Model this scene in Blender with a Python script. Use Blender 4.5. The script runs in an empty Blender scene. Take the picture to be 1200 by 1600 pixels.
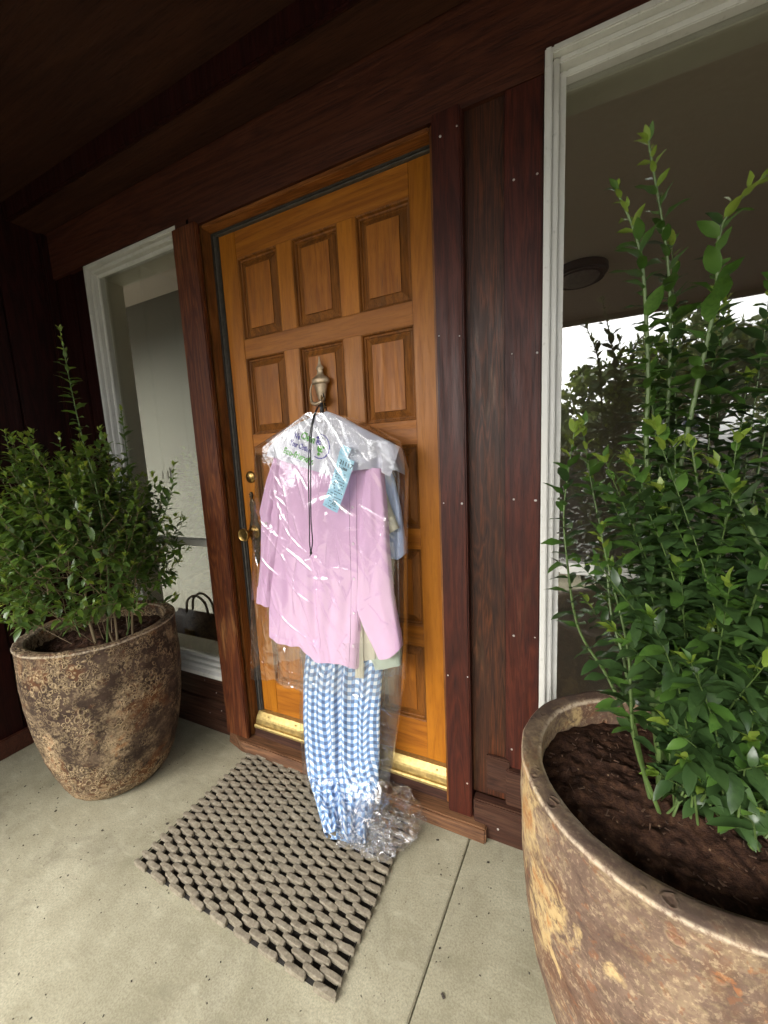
import bpy, bmesh, math, random
import numpy as np
from mathutils import Vector, Matrix

S = bpy.context.scene
COL = S.collection
R = math.radians
random.seed(7)
RNG = np.random.default_rng(7)

# ------------------------------------------------------------------ camera, world, sun, exposure
cam_d = bpy.data.cameras.new('camera')
cam_d.sensor_fit = 'HORIZONTAL'; cam_d.sensor_width = 36.0
cam_d.lens = 36.0 * 589.483 / 1200.0
cam_d.clip_start = 0.02; cam_d.clip_end = 600
cam = bpy.data.objects.new('camera', cam_d); COL.objects.link(cam)
_a, _b, _c = -0.4376, -0.1355, -0.0470
_f = Vector((math.sin(_a)*math.cos(_b), math.cos(_a)*math.cos(_b), math.sin(_b)))
_r0 = Vector((math.cos(_a), -math.sin(_a), 0)); _u0 = _r0.cross(_f)
_r = math.cos(_c)*_r0 + math.sin(_c)*_u0; _u = -math.sin(_c)*_r0 + math.cos(_c)*_u0
M = Matrix((( _r.x, _u.x, -_f.x, 1.2129), (_r.y, _u.y, -_f.y, -1.1918), (_r.z, _u.z, -_f.z, 1.2484), (0, 0, 0, 1)))
cam.matrix_world = M
S.camera = cam

SUN_EL, SUN_AZ = R(42), R(205)          # azimuth clockwise from +y (north): light from the front left of the house
W = bpy.data.worlds.new('World'); S.world = W; W.use_nodes = True
wn = W.node_tree; wn.nodes.clear()
sky = wn.nodes.new('ShaderNodeTexSky'); sky.sky_type = 'NISHITA'; sky.sun_disc = False
sky.sun_elevation = SUN_EL; sky.sun_rotation = SUN_AZ
sky.air_density = 1.0; sky.dust_density = 4.0; sky.ozone_density = 1.0
hs = wn.nodes.new('ShaderNodeHueSaturation'); hs.inputs['Saturation'].default_value = 0.05
bg = wn.nodes.new('ShaderNodeBackground'); bg.inputs['Strength'].default_value = 0.15
wo = wn.nodes.new('ShaderNodeOutputWorld')
wn.links.new(sky.outputs[0], hs.inputs['Color']); wn.links.new(hs.outputs[0], bg.inputs['Color']); wn.links.new(bg.outputs[0], wo.inputs['Surface'])

sd = bpy.data.lights.new('sun', 'SUN'); sd.energy = 1.1; sd.angle = R(70); sd.color = (1.0, 0.91, 0.78)
sun = bpy.data.objects.new('sun', sd); COL.objects.link(sun)
_sd = Vector((math.sin(SUN_AZ)*math.cos(SUN_EL), math.cos(SUN_AZ)*math.cos(SUN_EL), math.sin(SUN_EL)))
sun.rotation_euler = (-_sd).to_track_quat('-Z', 'Y').to_euler(); sun.location = _sd*20

S.view_settings.view_transform = 'Standard'; S.view_settings.look = 'None'
S.view_settings.gamma = 1.0; S.view_settings.use_curve_mapping = False
S.view_settings.exposure = 2.3
S.render.engine = 'CYCLES'
S.cycles.use_denoising = True
S.cycles.max_bounces = 10; S.cycles.diffuse_bounces = 5; S.cycles.glossy_bounces = 4
S.cycles.transmission_bounces = 4; S.cycles.transparent_max_bounces = 24
S.cycles.caustics_reflective = False; S.cycles.caustics_refractive = False
S.cycles.sample_clamp_indirect = 8.0

# ------------------------------------------------------------------ mesh helpers
def tag(o, label=None, cat=None, group=None, kind=None):
    if label: o['label'] = label
    if cat: o['category'] = cat
    if group: o['group'] = group
    if kind: o['kind'] = kind
    return o

def thing(name, loc, label=None, cat=None, group=None, kind=None):
    o = bpy.data.objects.new(name, None); COL.objects.link(o); o.location = loc
    o.empty_display_size = 0.05
    tag(o, label, cat, group, kind)
    bpy.context.view_layer.update()
    return o

def wloc(o):
    v = Vector((0, 0, 0))
    while o is not None:
        v = v + o.location; o = o.parent
    return v

class MB:
    """collects shapes in world coordinates; build() links them as one mesh object"""
    def __init__(s): s.v = []; s.f = []; s.mi = []; s.uv = {}
    def add(s, verts, faces, mi=0):
        b = len(s.v); s.v.extend([tuple(p) for p in verts])
        for f in faces: s.f.append(tuple(b+i for i in f)); s.mi.append(mi)
        return s
    def box(s, x0, x1, y0, y1, z0, z1, bev=0.003, mi=0):
        if bev <= 0:
            v = [(x, y, z) for z in (z0, z1) for y in (y0, y1) for x in (x0, x1)]
            return s.add(v, [(0, 2, 3, 1), (4, 5, 7, 6), (0, 1, 5, 4), (2, 6, 7, 3), (0, 4, 6, 2), (1, 3, 7, 5)], mi)
        bm = bmesh.new(); bmesh.ops.create_cube(bm, size=1.0)
        for q in bm.verts: q.co = Vector(((x0+x1)/2+q.co.x*(x1-x0), (y0+y1)/2+q.co.y*(y1-y0), (z0+z1)/2+q.co.z*(z1-z0)))
        bmesh.ops.bevel(bm, geom=bm.edges[:], offset=min(bev, 0.4*min(x1-x0, y1-y0, z1-z0)), segments=2, affect='EDGES')
        s.bm(bm, mi); return s
    def bm(s, bm, mi=0):
        bm.verts.index_update()
        s.add([q.co[:] for q in bm.verts], [[q.index for q in f.verts] for f in bm.faces], mi); bm.free(); return s
    def prism(s, poly, y0, y1, mi=0):          # poly in (x, z), extruded along y
        n = len(poly)
        v = [(x, y0, z) for x, z in poly]+[(x, y1, z) for x, z in poly]
        f = [tuple(range(n)), tuple(range(2*n-1, n-1, -1))]+[(i, i+n, (i+1) % n+n, (i+1) % n) for i in range(n)]
        return s.add(v, f, mi)
    def tube(s, pts, rad, n=8, mi=0, cap=True):
        pts = [Vector(p) for p in pts]; m = len(pts)
        rads = rad if hasattr(rad, '__len__') else [rad]*m
        v = []; t0 = (pts[1]-pts[0]).normalized()
        nx = t0.orthogonal().normalized()
        for i, p in enumerate(pts):
            t = (pts[min(i+1, m-1)]-pts[max(i-1, 0)]).normalized()
            nx = (nx-t*nx.dot(t)); nx = nx.normalized() if nx.length > 1e-6 else t.orthogonal().normalized()
            ny = t.cross(nx)
            for k in range(n):
                a = 2*math.pi*k/n; v.append(p+(nx*math.cos(a)+ny*math.sin(a))*rads[i])
        f = [(i*n+k, i*n+(k+1) % n, (i+1)*n+(k+1) % n, (i+1)*n+k) for i in range(m-1) for k in range(n)]
        if cap: f += [tuple(range(n-1, -1, -1)), tuple(range((m-1)*n, m*n))]
        return s.add(v, f, mi)
    def lathe(s, prof, c, n=32, axis='z', sy=1.0, mi=0):   # prof: (radius, height)
        v = []; c = Vector(c)
        for r, h in prof:
            for k in range(n):
                a = 2*math.pi*k/n; x, y = r*math.cos(a), r*math.sin(a)*sy
                v.append(c+(Vector((x, y, h)) if axis == 'z' else Vector((x, -h, y))))
        m = len(prof)
        f = [(i*n+k, i*n+(k+1) % n, (i+1)*n+(k+1) % n, (i+1)*n+k) for i in range(m-1) for k in range(n)]
        f += [tuple(range(n-1, -1, -1)), tuple(range((m-1)*n, m*n))]
        return s.add(v, f, mi)
    def grid(s, P, uv=None, close_u=False, mi=0):       # P[nv][nu] of points
        nv, nu = len(P), len(P[0]); b = len(s.v)
        s.v.extend([tuple(q) for row in P for q in row])
        for j in range(nv-1):
            for i in range(nu if close_u else nu-1):
                k = (i+1) % nu
                s.f.append((b+j*nu+i, b+j*nu+k, b+(j+1)*nu+k, b+(j+1)*nu+i)); s.mi.append(mi)
        if uv is not None:
            for j in range(nv):
                for i in range(nu): s.uv[b+j*nu+i] = uv[j][i]
        return s
    def build(s, name, mats, parent=None, smooth=False, recalc=True):
        me = bpy.data.meshes.new(name)
        off = wloc(parent) if parent is not None else Vector((0, 0, 0))
        A = np.array(s.v, dtype=float)-np.array(off)
        me.from_pydata(A.tolist(), [], s.f)
        for m in (mats if isinstance(mats, (list, tuple)) else [mats]): me.materials.append(m)
        me.polygons.foreach_set('material_index', s.mi)
        if s.uv:
            ul = me.uv_layers.new(name='UVMap')
            li = np.zeros(len(me.loops), dtype=int); me.loops.foreach_get('vertex_index', li)
            ul.data.foreach_set('uv', np.array([s.uv.get(i, (0, 0)) for i in li], dtype=float).ravel())
        if recalc:
            bm = bmesh.new(); bm.from_mesh(me); bmesh.ops.recalc_face_normals(bm, faces=bm.faces[:]); bm.to_mesh(me); bm.free()
        if smooth:
            me.polygons.foreach_set('use_smooth', [True]*len(me.polygons))
            if smooth != 'all':
                try: me.set_sharp_from_angle(angle=R(35))
                except Exception: pass
        me.update()
        o = bpy.data.objects.new(name, me); COL.objects.link(o)
        if parent is not None: o.parent = parent
        return o

def inst(src_mesh, name, parent, mat):
    o = bpy.data.objects.new(name, src_mesh); COL.objects.link(o)
    if parent is not None: o.parent = parent
    o.matrix_local = mat
    return o

def interp(L, t):
    """piecewise linear over evenly spaced or chord-length control points, t in [0,1] array"""
    L = np.array(L, float); d = np.r_[0, np.cumsum(np.linalg.norm(np.diff(L, axis=0), axis=1))]; d /= d[-1]
    return np.stack([np.interp(t, d, L[:, k]) for k in range(L.shape[1])], -1)

def smooth_line(L, n):
    """Catmull-Rom through the points"""
    P = [Vector(p) for p in L]; P = [2*P[0]-P[1]]+P+[2*P[-1]-P[-2]]; out = []
    m = len(P)-3
    for i in range(n):
        t = i/(n-1)*m; k = min(int(t), m-1); t -= k
        a, b, c, d = P[k:k+4]
        out.append(0.5*((2*b)+(c-a)*t+(2*a-5*b+4*c-d)*t*t+(3*b-a-3*c+d)*t**3))
    return out

# numpy value noise
_perm = np.random.default_rng(3).random((64, 64, 64))
def vnoise(x, y, z=0.0):
    x, y, z = np.broadcast_arrays(np.asarray(x, float), np.asarray(y, float), np.asarray(z, float))
    xi, yi, zi = np.floor(x).astype(int), np.floor(y).astype(int), np.floor(z).astype(int)
    fx, fy, fz = x-xi, y-yi, z-zi
    fx, fy, fz = [q*q*(3-2*q) for q in (fx, fy, fz)]
    r = 0
    for a in (0, 1):
        for b in (0, 1):
            for c in (0, 1):
                r = r+_perm[(xi+a) % 64, (yi+b) % 64, (zi+c) % 64]*(fx if a else 1-fx)*(fy if b else 1-fy)*(fz if c else 1-fz)
    return r*2-1
def fbm(x, y, z=0.0, o=4):
    s = 0; a = 1; f = 1
    for _ in range(o): s = s+a*vnoise(x*f+17.3*_, y*f+5.1*_, np.asarray(z)*f); a *= .5; f *= 2.03
    return s/1.9

# ------------------------------------------------------------------ node helpers
class N:
    def __init__(s, name):
        s.m = bpy.data.materials.new(name); s.m.use_nodes = True; s.t = s.m.node_tree; s.t.nodes.clear()
        s.out = s.t.nodes.new('ShaderNodeOutputMaterial')
    def n(s, ty, ins=None, **kw):
        nd = s.t.nodes.new(ty)
        for k, v in kw.items(): setattr(nd, k, v)
        for k, v in (ins or {}).items():
            if isinstance(v, bpy.types.NodeSocket): s.t.links.new(v, nd.inputs[k])
            else:
                i = nd.inputs[k]
                if i.type == 'RGBA' and len(v) == 3: v = (*v, 1)
                i.default_value = v
        return nd
    def co(s, kind='Object'): return s.n('ShaderNodeTexCoord').outputs[kind]
    def rnd(s): return s.n('ShaderNodeObjectInfo').outputs['Random']
    def scale(s, vec, sc, rnd=True):
        v = s.n('ShaderNodeVectorMath', {0: vec, 1: sc}, operation='MULTIPLY').outputs[0]
        if rnd:
            r = s.n('ShaderNodeVectorMath', {0: (37.0, 19.0, 53.0), 'Scale': s.rnd()}, operation='SCALE').outputs[0]
            v = s.n('ShaderNodeVectorMath', {0: v, 1: r}, operation='ADD').outputs[0]
        return v
    def noise(s, vec, sc, det=4, rough=.55, dist=0): return s.n('ShaderNodeTexNoise', {'Vector': vec, 'Scale': sc, 'Detail': det, 'Roughness': rough, 'Distortion': dist}).outputs['Fac']
    def vor(s, vec, sc, feat='F1', rand=1.0): return s.n('ShaderNodeTexVoronoi', {'Vector': vec, 'Scale': sc, 'Randomness': rand}, feature=feat)
    def ramp(s, fac, stops, interp='LINEAR'):
        nd = s.n('ShaderNodeValToRGB', {'Fac': fac}); cr = nd.color_ramp; cr.interpolation = interp
        while len(cr.elements) > len(stops): cr.elements.remove(cr.elements[-1])
        while len(cr.elements) < len(stops): cr.elements.new(0.5)
        for e, (p, c) in zip(cr.elements, stops):
            e.position = p; e.color = (*c, 1) if hasattr(c, '__len__') else (c, c, c, 1)
        return nd.outputs['Color']
    def mix(s, fac, a, b, mode='MIX'):
        nd = s.t.nodes.new('ShaderNodeMix'); nd.data_type = 'RGBA'; nd.blend_type = mode
        for i, v in ((0, fac), (6, a), (7, b)):
            if isinstance(v, bpy.types.NodeSocket): s.t.links.new(v, nd.inputs[i])
            else: nd.inputs[i].default_value = v if i == 0 else (*v, 1)[:4]
        return nd.outputs[2]
    def math(s, op, a, b=0.0, c=0.0):
        return s.n('ShaderNodeMath', {0: a, 1: b, 2: c}, operation=op).outputs[0]
    def mapr(s, v, a, b, c=0.0, d=1.0): return s.n('ShaderNodeMapRange', {0: v, 1: a, 2: b, 3: c, 4: d}).outputs[0]
    def bump(s, h, st=.3, d=.002, normal=None):
        ins = {'Height': h, 'Strength': st, 'Distance': d}
        if normal is not None: ins['Normal'] = normal
        return s.n('ShaderNodeBump', ins).outputs[0]
    def done(s, sh): s.t.links.new(sh, s.out.inputs['Surface']); return s.m
    def pbr(s, **k):
        mp = dict(col='Base Color', rough='Roughness', metal='Metallic', normal='Normal', spec='Specular IOR Level', sheen='Sheen Weight', coat='Coat Weight', sub='Subsurface Weight', trans='Transmission Weight', alpha='Alpha', coatr='Coat Roughness')
        return s.done(s.n('ShaderNodeBsdfPrincipled', {mp[q]: v for q, v in k.items()}).outputs[0])

def wood(name, dark, mid, light, wear=None, axis='z', rough=(.35, .6), fig=1.0, wear_amt=.5, spec=.3, pore=.35):
    m = N(name); co = m.co()
    st = (38, 38, 2.2) if axis == 'z' else (2.2, 38, 38)
    st2 = (9, 9, .7) if axis == 'z' else (.7, 9, 9)
    v = m.scale(co, st); v2 = m.scale(co, st2)
    fine = m.noise(v, 1.6, 7, .65, .3)
    figr = m.noise(v2, 1.3, 3, .5, 1.2)
    rings = m.math('FRACT', m.math('MULTIPLY', figr, 9.0*fig))
    rings = m.mapr(m.math('ABSOLUTE', m.math('SUBTRACT', rings, .5)), 0, .5)
    f = m.math('ADD', m.math('MULTIPLY', fine, .55), m.math('MULTIPLY', rings, .28))
    f = m.math('ADD', f, m.math('MULTIPLY', m.noise(m.scale(co, (1, 1, 1)), 2.5, 3), .25))
    c = m.ramp(f, [(.3, dark), (.55, mid), (.8, light)])
    # board to board variation
    c = m.mix(m.mapr(m.rnd(), 0, 1, 0, .35), c, tuple(x*.55 for x in mid))
    pores = m.ramp(m.noise(m.scale(co, tuple(q*4.5 for q in st)), 2, 2), [(.38, 0.0), (.46, 1.0)])
    c = m.mix(pore, c, m.mix(1.0, c, pores, 'MULTIPLY'))
    if wear:
        w = m.mapr(m.noise(m.scale(co, (5, 5, 1.1) if axis == 'z' else (1.1, 5, 5)), 1.6, 6, .7), .56, .72)
        w = m.math('MULTIPLY', w, m.mapr(fine, .4, .62))
        c = m.mix(m.math('MULTIPLY', w, wear_amt), c, wear)
    r = m.mapr(fine, .3, .7, rough[1], rough[0])
    nb = m.bump(m.math('ADD', fine, m.math('MULTIPLY', pores, .3)), .35, .0015)
    return m.pbr(col=c, rough=r, normal=nb, spec=spec)

# ------------------------------------------------------------------ materials
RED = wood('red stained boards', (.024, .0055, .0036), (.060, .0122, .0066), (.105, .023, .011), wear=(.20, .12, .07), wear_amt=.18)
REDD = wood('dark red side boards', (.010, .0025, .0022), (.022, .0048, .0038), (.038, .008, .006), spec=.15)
REDX = wood('red stained header', (.040, .012, .0075), (.074, .023, .0125), (.105, .035, .018), axis='x', wear=(.11, .045, .018), wear_amt=.3)
BROWNB = wood('weathered dark board', (.018, .008, .005), (.050, .018, .009), (.125, .036, .012), wear=(.19, .12, .06), wear_amt=.5, fig=1.5)
POST = wood('weathered red cedar casing', (.045, .010, .0045), (.105, .028, .010), (.23, .080, .025), wear=(.42, .22, .08), wear_amt=.7, fig=1.4)
JAMB = wood('brown jamb', (.09, .03, .008), (.20, .075, .018), (.28, .11, .03), wear=(.36, .18, .06), wear_amt=.3)
JAMBX = wood('orange head jamb', (.12, .04, .01), (.26, .09, .02), (.36, .15, .04), axis='x')
DOORZ = wood('orange stained stile', (.31, .098, .008), (.44, .152, .0108), (.54, .20, .017), wear=(.20, .075, .02), wear_amt=.3, rough=(.32, .5), fig=.5, pore=.15)
DOORX = wood('orange stained rail', (.24, .074, .008), (.385, .130, .0115), (.49, .178, .018), axis='x', wear=(.13, .055, .02), wear_amt=.85, rough=(.34, .55), fig=.5, pore=.15)
FIELD = wood('raised panel wood', (.23, .070, .008), (.38, .126, .012), (.50, .18, .019), wear=(.11, .045, .016), wear_amt=.8, rough=(.35, .6), fig=.6, pore=.2)
BEVEL = wood('weathered panel edge', (.13, .047, .009), (.25, .088, .013), (.38, .135, .019), wear=(.115, .065, .03), wear_amt=.9, rough=(.5, .7), fig=.5)
LEDGE = wood('worn brown step board', (.06, .028, .014), (.15, .070, .034), (.27, .14, .07), axis='x', wear=(.42, .26, .15), wear_amt=.5)
BASEX = wood('dark base board', (.022, .010, .007), (.055, .022, .014), (.10, .05, .03), axis='x', wear=(.2, .12, .08), wear_amt=.35)
CEIL = wood('dark ceiling wood', (.028, .0098, .005), (.045, .016, .0078), (.064, .024, .0115), axis='x', fig=.3, rough=(.6, .8), spec=.2)

def simple(name, col, rough=.5, metal=0.0, ns=0.0, nsc=40.0, var=.25, **k):
    m = N(name); co = m.co()
    f = m.noise(co, nsc, 5, .6)
    c = m.mix(m.mapr(f, .35, .7, 0, 1), tuple(x*(1-var) for x in col), tuple(min(1, x*(1+var*.6)) for x in col))
    nm = m.bump(f, ns, .001)
    return m.pbr(col=c, rough=rough, metal=metal, normal=nm, **k)

def paint_mat():
    m = N('white window paint'); co = m.co()
    f = m.noise(m.scale(co, (1, 1, .25)), 9, 6, .65); g = m.noise(co, 60, 3)
    c = m.mix(m.mapr(f, .50, .75), (.66, .655, .62), (.53, .52, .47)); c = m.mix(m.mapr(g, .62, .75, 0, .4), c, (.3, .29, .26))
    return m.pbr(col=c, rough=.42, normal=m.bump(g, .1, .001))
WHITE = paint_mat()
CREAM = simple('cream window return', (.80, .77, .66), .7, ns=.05, var=.04)
ROOMW = simple('olive grey room wall', (.19, .186, .155), .85, ns=.2, nsc=120, var=.06)
ROOMD = simple('brown room surface', (.42, .36, .29), .85, var=.08)
ROOMC = simple('grey room ceiling', (.72, .64, .54), .85, var=.05)
BLACK = simple('black plastic', (.012, .012, .013), .4)
RUBBERSEAL = simple('dark weatherstrip', (.05, .047, .042), .5)
ALUSEAL = simple('dull aluminium strip', (.15, .145, .13), .45, .4)
BRASS = simple('worn brass threshold', (.50, .37, .14), .48, .8, ns=.12, nsc=90, var=.25)
BRASSD = simple('grimy brass groove', (.42, .30, .11), .5, .8, ns=.2, var=.4)
ABRASS = simple('antique brass', (.34, .22, .075), .32, 1.0, ns=.15, nsc=80, var=.45)
BRONZE = simple('aged bronze', (.50, .38, .25), .45, .55, ns=.2, nsc=70, var=.3)
DBRONZE = simple('tarnished bronze plate', (.13, .10, .065), .5, .8, ns=.6, nsc=160, var=.6)
NAIL = simple('galvanised nail', (.55, .52, .50), .5, .3)
WIRE = simple('dark steel wire', (.05, .045, .04), .4, .8)
GOLDWIRE = simple('gilt hanger wire', (.45, .33, .14), .35, 1.0)
LEATHER = simple('brown leather', (.085, .042, .024), .55, ns=.3, nsc=120)
LAMPGLASS = simple('frosted lamp glass', (.30, .28, .25), .5)
BLUEM = simple('blue glazed ornament', (.02, .05, .22), .2)
DARKWALL = simple('dark garden wall render', (.045, .042, .04), .9, ns=.4, nsc=30)
PALECAP = simple('pale wall coping', (.55, .53, .5), .7)
ASPH = simple('driveway', (.22, .215, .20), .9, ns=.5, nsc=8, var=.3)
BARK = simple('bark', (.09, .065, .045), .9, ns=.6, nsc=30)

def glass_mat():
    m = N('window glass')
    fac = m.n('ShaderNodeLayerWeight', {'Blend': .5}).outputs['Facing']
    f = m.math('MULTIPLY_ADD', m.math('POWER', fac, 4.0), .75, .17)
    g = m.n('ShaderNodeBsdfGlossy', {'Color': (1, 1, 1), 'Roughness': 0.0}).outputs[0]
    t = m.n('ShaderNodeBsdfTransparent', {'Color': (.86, .87, .84)}).outputs[0]
    return m.done(m.n('ShaderNodeMixShader', {0: f, 1: t, 2: g}).outputs[0])
GLASS = glass_mat()

def concrete_mat():
    m = N('porch concrete'); co = m.co()
    big = m.noise(co, 2.2, 6, .6, .4); mid = m.noise(co, 13, 6, .65); fine = m.noise(co, 210, 4, .75)
    c = m.ramp(m.math('ADD', m.math('MULTIPLY', big, .65), m.math('MULTIPLY', mid, .35)), [(.36, (.235, .215, .140)), (.5, (.325, .302, .208)), (.64, (.41, .385, .275))])
    c = m.mix(m.mapr(fine, .40, .64, 0, .55), c, (.14, .128, .088))
    tro = m.noise(m.scale(co, (3.0, 9, 1), False), 3.5, 5, .65, .8)
    c = m.mix(m.mapr(tro, .55, .72, 0, .35), c, (.46, .435, .32))
    sp = m.vor(co, 46); spots = m.math('MULTIPLY', m.mapr(sp.outputs['Distance'], .05, .11, 1, 0), m.math('GREATER_THAN', m.noise(co, 7, 2), .60))
    c = m.mix(m.math('MULTIPLY', spots, .8), c, (.09, .08, .065))
    st = m.mapr(m.noise(co, 4.0, 6, .7, 1.0), .54, .70, 0, .6)
    c = m.mix(st, c, (.165, .15, .105))
    h = m.math('ADD', m.math('MULTIPLY', fine, .6), mid)
    return m.pbr(col=c, rough=.82, normal=m.bump(h, .35, .002), spec=.3)
CONC = concrete_mat()

def pot_mat(name, big):
    m = N(name); co = m.scale(m.co(), (1, 1, 1), False)
    wob = m.n('ShaderNodeTexNoise', {'Vector': co, 'Scale': 9.0, 'Detail': 4.0}).outputs['Color']
    cw = m.n('ShaderNodeVectorMath', {0: co, 1: m.n('ShaderNodeVectorMath', {0: wob, 'Scale': .05 if not big else .09}, operation='SCALE').outputs[0]}, operation='ADD').outputs[0]
    big_n = m.noise(co, 3.2 if not big else 2.6, 6, .62, .6); mid = m.noise(co, 13, 6, .65, .4); fine = m.noise(co, 90, 5, .7)
    if big:
        base = m.ramp(mid, [(.3, (.080, .050, .038)), (.5, (.15, .098, .070)), (.7, (.235, .162, .108))])
    else:
        base = m.ramp(mid, [(.3, (.022, .014, .010)), (.5, (.055, .034, .024)), (.72, (.12, .08, .055))])
    ru = m.mapr(m.noise(co, 7.5, 5, .6, .8), .50, .64)
    base = m.mix(m.math('MULTIPLY', ru, .75), base, (.17, .065, .022) if not big else (.14, .07, .04))
    # pale crusts
    crust = m.mapr(m.math('ADD', m.math('MULTIPLY', big_n, .72), m.math('MULTIPLY', fine, .28)), .495 if not big else .47, .57)
    lowz = m.mapr(m.n('ShaderNodeSeparateXYZ', {0: co}).outputs[2], .02, .34, .55 if not big else .35, 0)
    crust = m.math('MINIMUM', m.math('ADD', crust, m.math('MULTIPLY', lowz, m.mapr(mid, .4, .6))), 1.0)
    crust = m.math('MULTIPLY', crust, m.mapr(m.noise(co, 42, 4, .7), .36, .56))
    c = m.mix(m.math('MULTIPLY', crust, .85), base, (.50, .37, .22) if not big else (.48, .36, .205))
    rust = m.math('MULTIPLY', m.mapr(big_n, .54, .66), m.mapr(m.noise(co, 30, 3), .5, .62))
    c = m.mix(m.math('MULTIPLY', rust, .7), c, (.42, .15, .035) if not big else (.42, .17, .045))
    hh = m.math('MULTIPLY', mid, .5)
    for sc, w in ((48.0, .9), (78.0, 1.0), (30.0, .55)) if not big else ((34.0, .35),):
        v = m.vor(cw, sc); d = v.outputs['Distance']
        sel = m.math('GREATER_THAN', m.n('ShaderNodeSeparateColor', {0: v.outputs['Color']}).outputs[0], .12 if not big else .55)
        ring = m.math('MULTIPLY', m.mapr(m.math('ABSOLUTE', m.math('SUBTRACT', d, .34 if not big else .26)), .03, .12, 1, 0), sel)
        pit = m.math('MULTIPLY', m.mapr(d, .20, .30, 1, 0), sel)
        area = m.mapr(m.noise(co, 6.0, 4, .6), .40, .54)
        ring = m.math('MULTIPLY', ring, area); pit = m.math('MULTIPLY', pit, area)
        c = m.mix(m.math('MULTIPLY', ring, .72*w), c, (.52, .385, .22))
        c = m.mix(m.math('MULTIPLY', pit, .75*w), c, (.075, .042, .028) if not big else (.28, .10, .04))
        hh = m.math('ADD', hh, m.math('SUBTRACT', m.math('MULTIPLY', ring, .6), m.math('MULTIPLY', pit, .9)))
    c = m.mix(m.mapr(fine, .45, .7, 0, .45), c, (.03, .02, .014))
    if big:      # pale halos with orange cores, drawn out a little along the wall
        st = m.noise(m.scale(cw, (1, 1, .62), False), 8.5, 5, .6, .7)
        grain = m.mapr(m.noise(co, 70, 4, .75), .34, .52)
        c = m.mix(m.math('MULTIPLY', m.math('MULTIPLY', m.mapr(st, .545, .60), grain), .9), c, (.50, .36, .17))
        c = m.mix(m.math('MULTIPLY', m.math('MULTIPLY', m.mapr(st, .625, .67), m.mapr(mid, .40, .55)), .85), c, (.36, .155, .045))
        sp = m.noise(cw, 24, 4, .55, .5)
        c = m.mix(m.math('MULTIPLY', m.mapr(sp, .655, .70), .8), c, (.28, .115, .045))
        sp2 = m.noise(cw, 46, 3, .6, .4)
        c = m.mix(m.math('MULTIPLY', m.mapr(sp2, .60, .66), .55), c, (.20, .085, .04))
        c = m.mix(m.math('MULTIPLY', m.math('MULTIPLY', m.mapr(m.noise(co, 120, 3, .7), .52, .62), m.mapr(mid, .38, .55)), .45), c, (.46, .35, .21))
        zz = m.n('ShaderNodeSeparateXYZ', {0: co}).outputs[2]
        top = m.math('MULTIPLY', m.mapr(zz, .6465, .6485), m.mapr(mid, .30, .62, 1, .55))
        c = m.mix(top, c, (.062, .042, .032))
    # scuffed rim line
    z = m.n('ShaderNodeSeparateXYZ', {0: co}).outputs[2]
    rim = m.math('MULTIPLY', m.mapr(m.math('ABSOLUTE', m.math('SUBTRACT', z, .6445)), .0012, .0045, 1, 0), m.mapr(fine, .36, .54))
    c = m.mix(m.math('MULTIPLY', rim, .8), c, (.52, .43, .31))
    hh = m.math('ADD', hh, m.math('MULTIPLY', fine, .35))
    return m.pbr(col=c, rough=m.mapr(fine, .3, .7, .72, .9), normal=m.bump(hh, .8 if not big else .5, .005), spec=.2)
POTL = pot_mat('cratered brown glaze', False)
POTR = pot_mat('rusty mauve glaze', True)

def soil_mat():
    m = N('dark potting soil'); co = m.co()
    a = m.noise(co, 60, 6, .7); b = m.noise(co, 14, 4)
    c = m.ramp(a, [(.3, (.012, .006, .004)), (.5, (.036, .017, .010)), (.7, (.085, .042, .022))])
    sp = m.vor(co, 90); s2 = m.math('MULTIPLY', m.mapr(sp.outputs['Distance'], .10, .2, 1, 0), m.math('GREATER_THAN', m.n('ShaderNodeSeparateColor', {0: sp.outputs['Color']}).outputs[1], .86))
    c = m.mix(m.math('MULTIPLY', s2, .8), c, (.26, .18, .11))
    return m.pbr(col=c, rough=.9, normal=m.bump(m.math('ADD', a, b), .9, .006), spec=.15)
SOIL = soil_mat()
CHIP = simple('bark chip', (.085, .045, .024), .85, nsc=80, var=.6)

def fabric(name, col, kind='plain', rough=.85):
    m = N(name); uv = m.co('UV')
    fine = m.noise(m.scale(uv, (900, 900, 1), False), 1.0, 2)
    if kind == 'plain':
        c = m.mix(m.mapr(fine, .3, .7, 0, .22), col, tuple(min(1, x*1.12) for x in col))
        c = m.mix(m.mapr(m.noise(uv, 9, 3), .4, .7, 0, .12), c, tuple(x*.9 for x in col))
    elif kind == 'stripe':
        u = m.n('ShaderNodeSeparateXYZ', {0: uv}).outputs[0]
        s = m.math('GREATER_THAN', m.math('FRACT', m.math('MULTIPLY', u, 190.0)), .5)
        c = m.mix(m.math('MULTIPLY', s, .45), col, (.62, .68, .82))
    else:
        sx = m.n('ShaderNodeSeparateXYZ', {0: uv})
        P = 1/.028
        a = m.math('GREATER_THAN', m.math('FRACT', m.math('MULTIPLY', sx.outputs[0], P)), .5)
        b = m.math('GREATER_THAN', m.math('FRACT', m.math('MULTIPLY', sx.outputs[1], P)), .5)
        t = m.math('MULTIPLY', m.math('ADD', a, b), .5)
        c = m.ramp(t, [(0, (.80, .86, .92)), (.5, (.17, .33, .60)), (1, (.022, .070, .21))])
        c = m.mix(m.mapr(fine, .35, .7, 0, .25), c, (.6, .7, .8))
    nb = m.bump(fine, .15, .0006)
    return m.pbr(col=c, rough=rough, normal=nb, sheen=.15, spec=.2)
PINK = fabric('pink cotton', (.75, .48, .71))
PINKD = fabric('pink stitching', (.60, .40, .58))
BEIGE = fabric('beige cotton', (.52, .49, .38))
SAGE = fabric('sage cotton', (.40, .47, .39))
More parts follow.
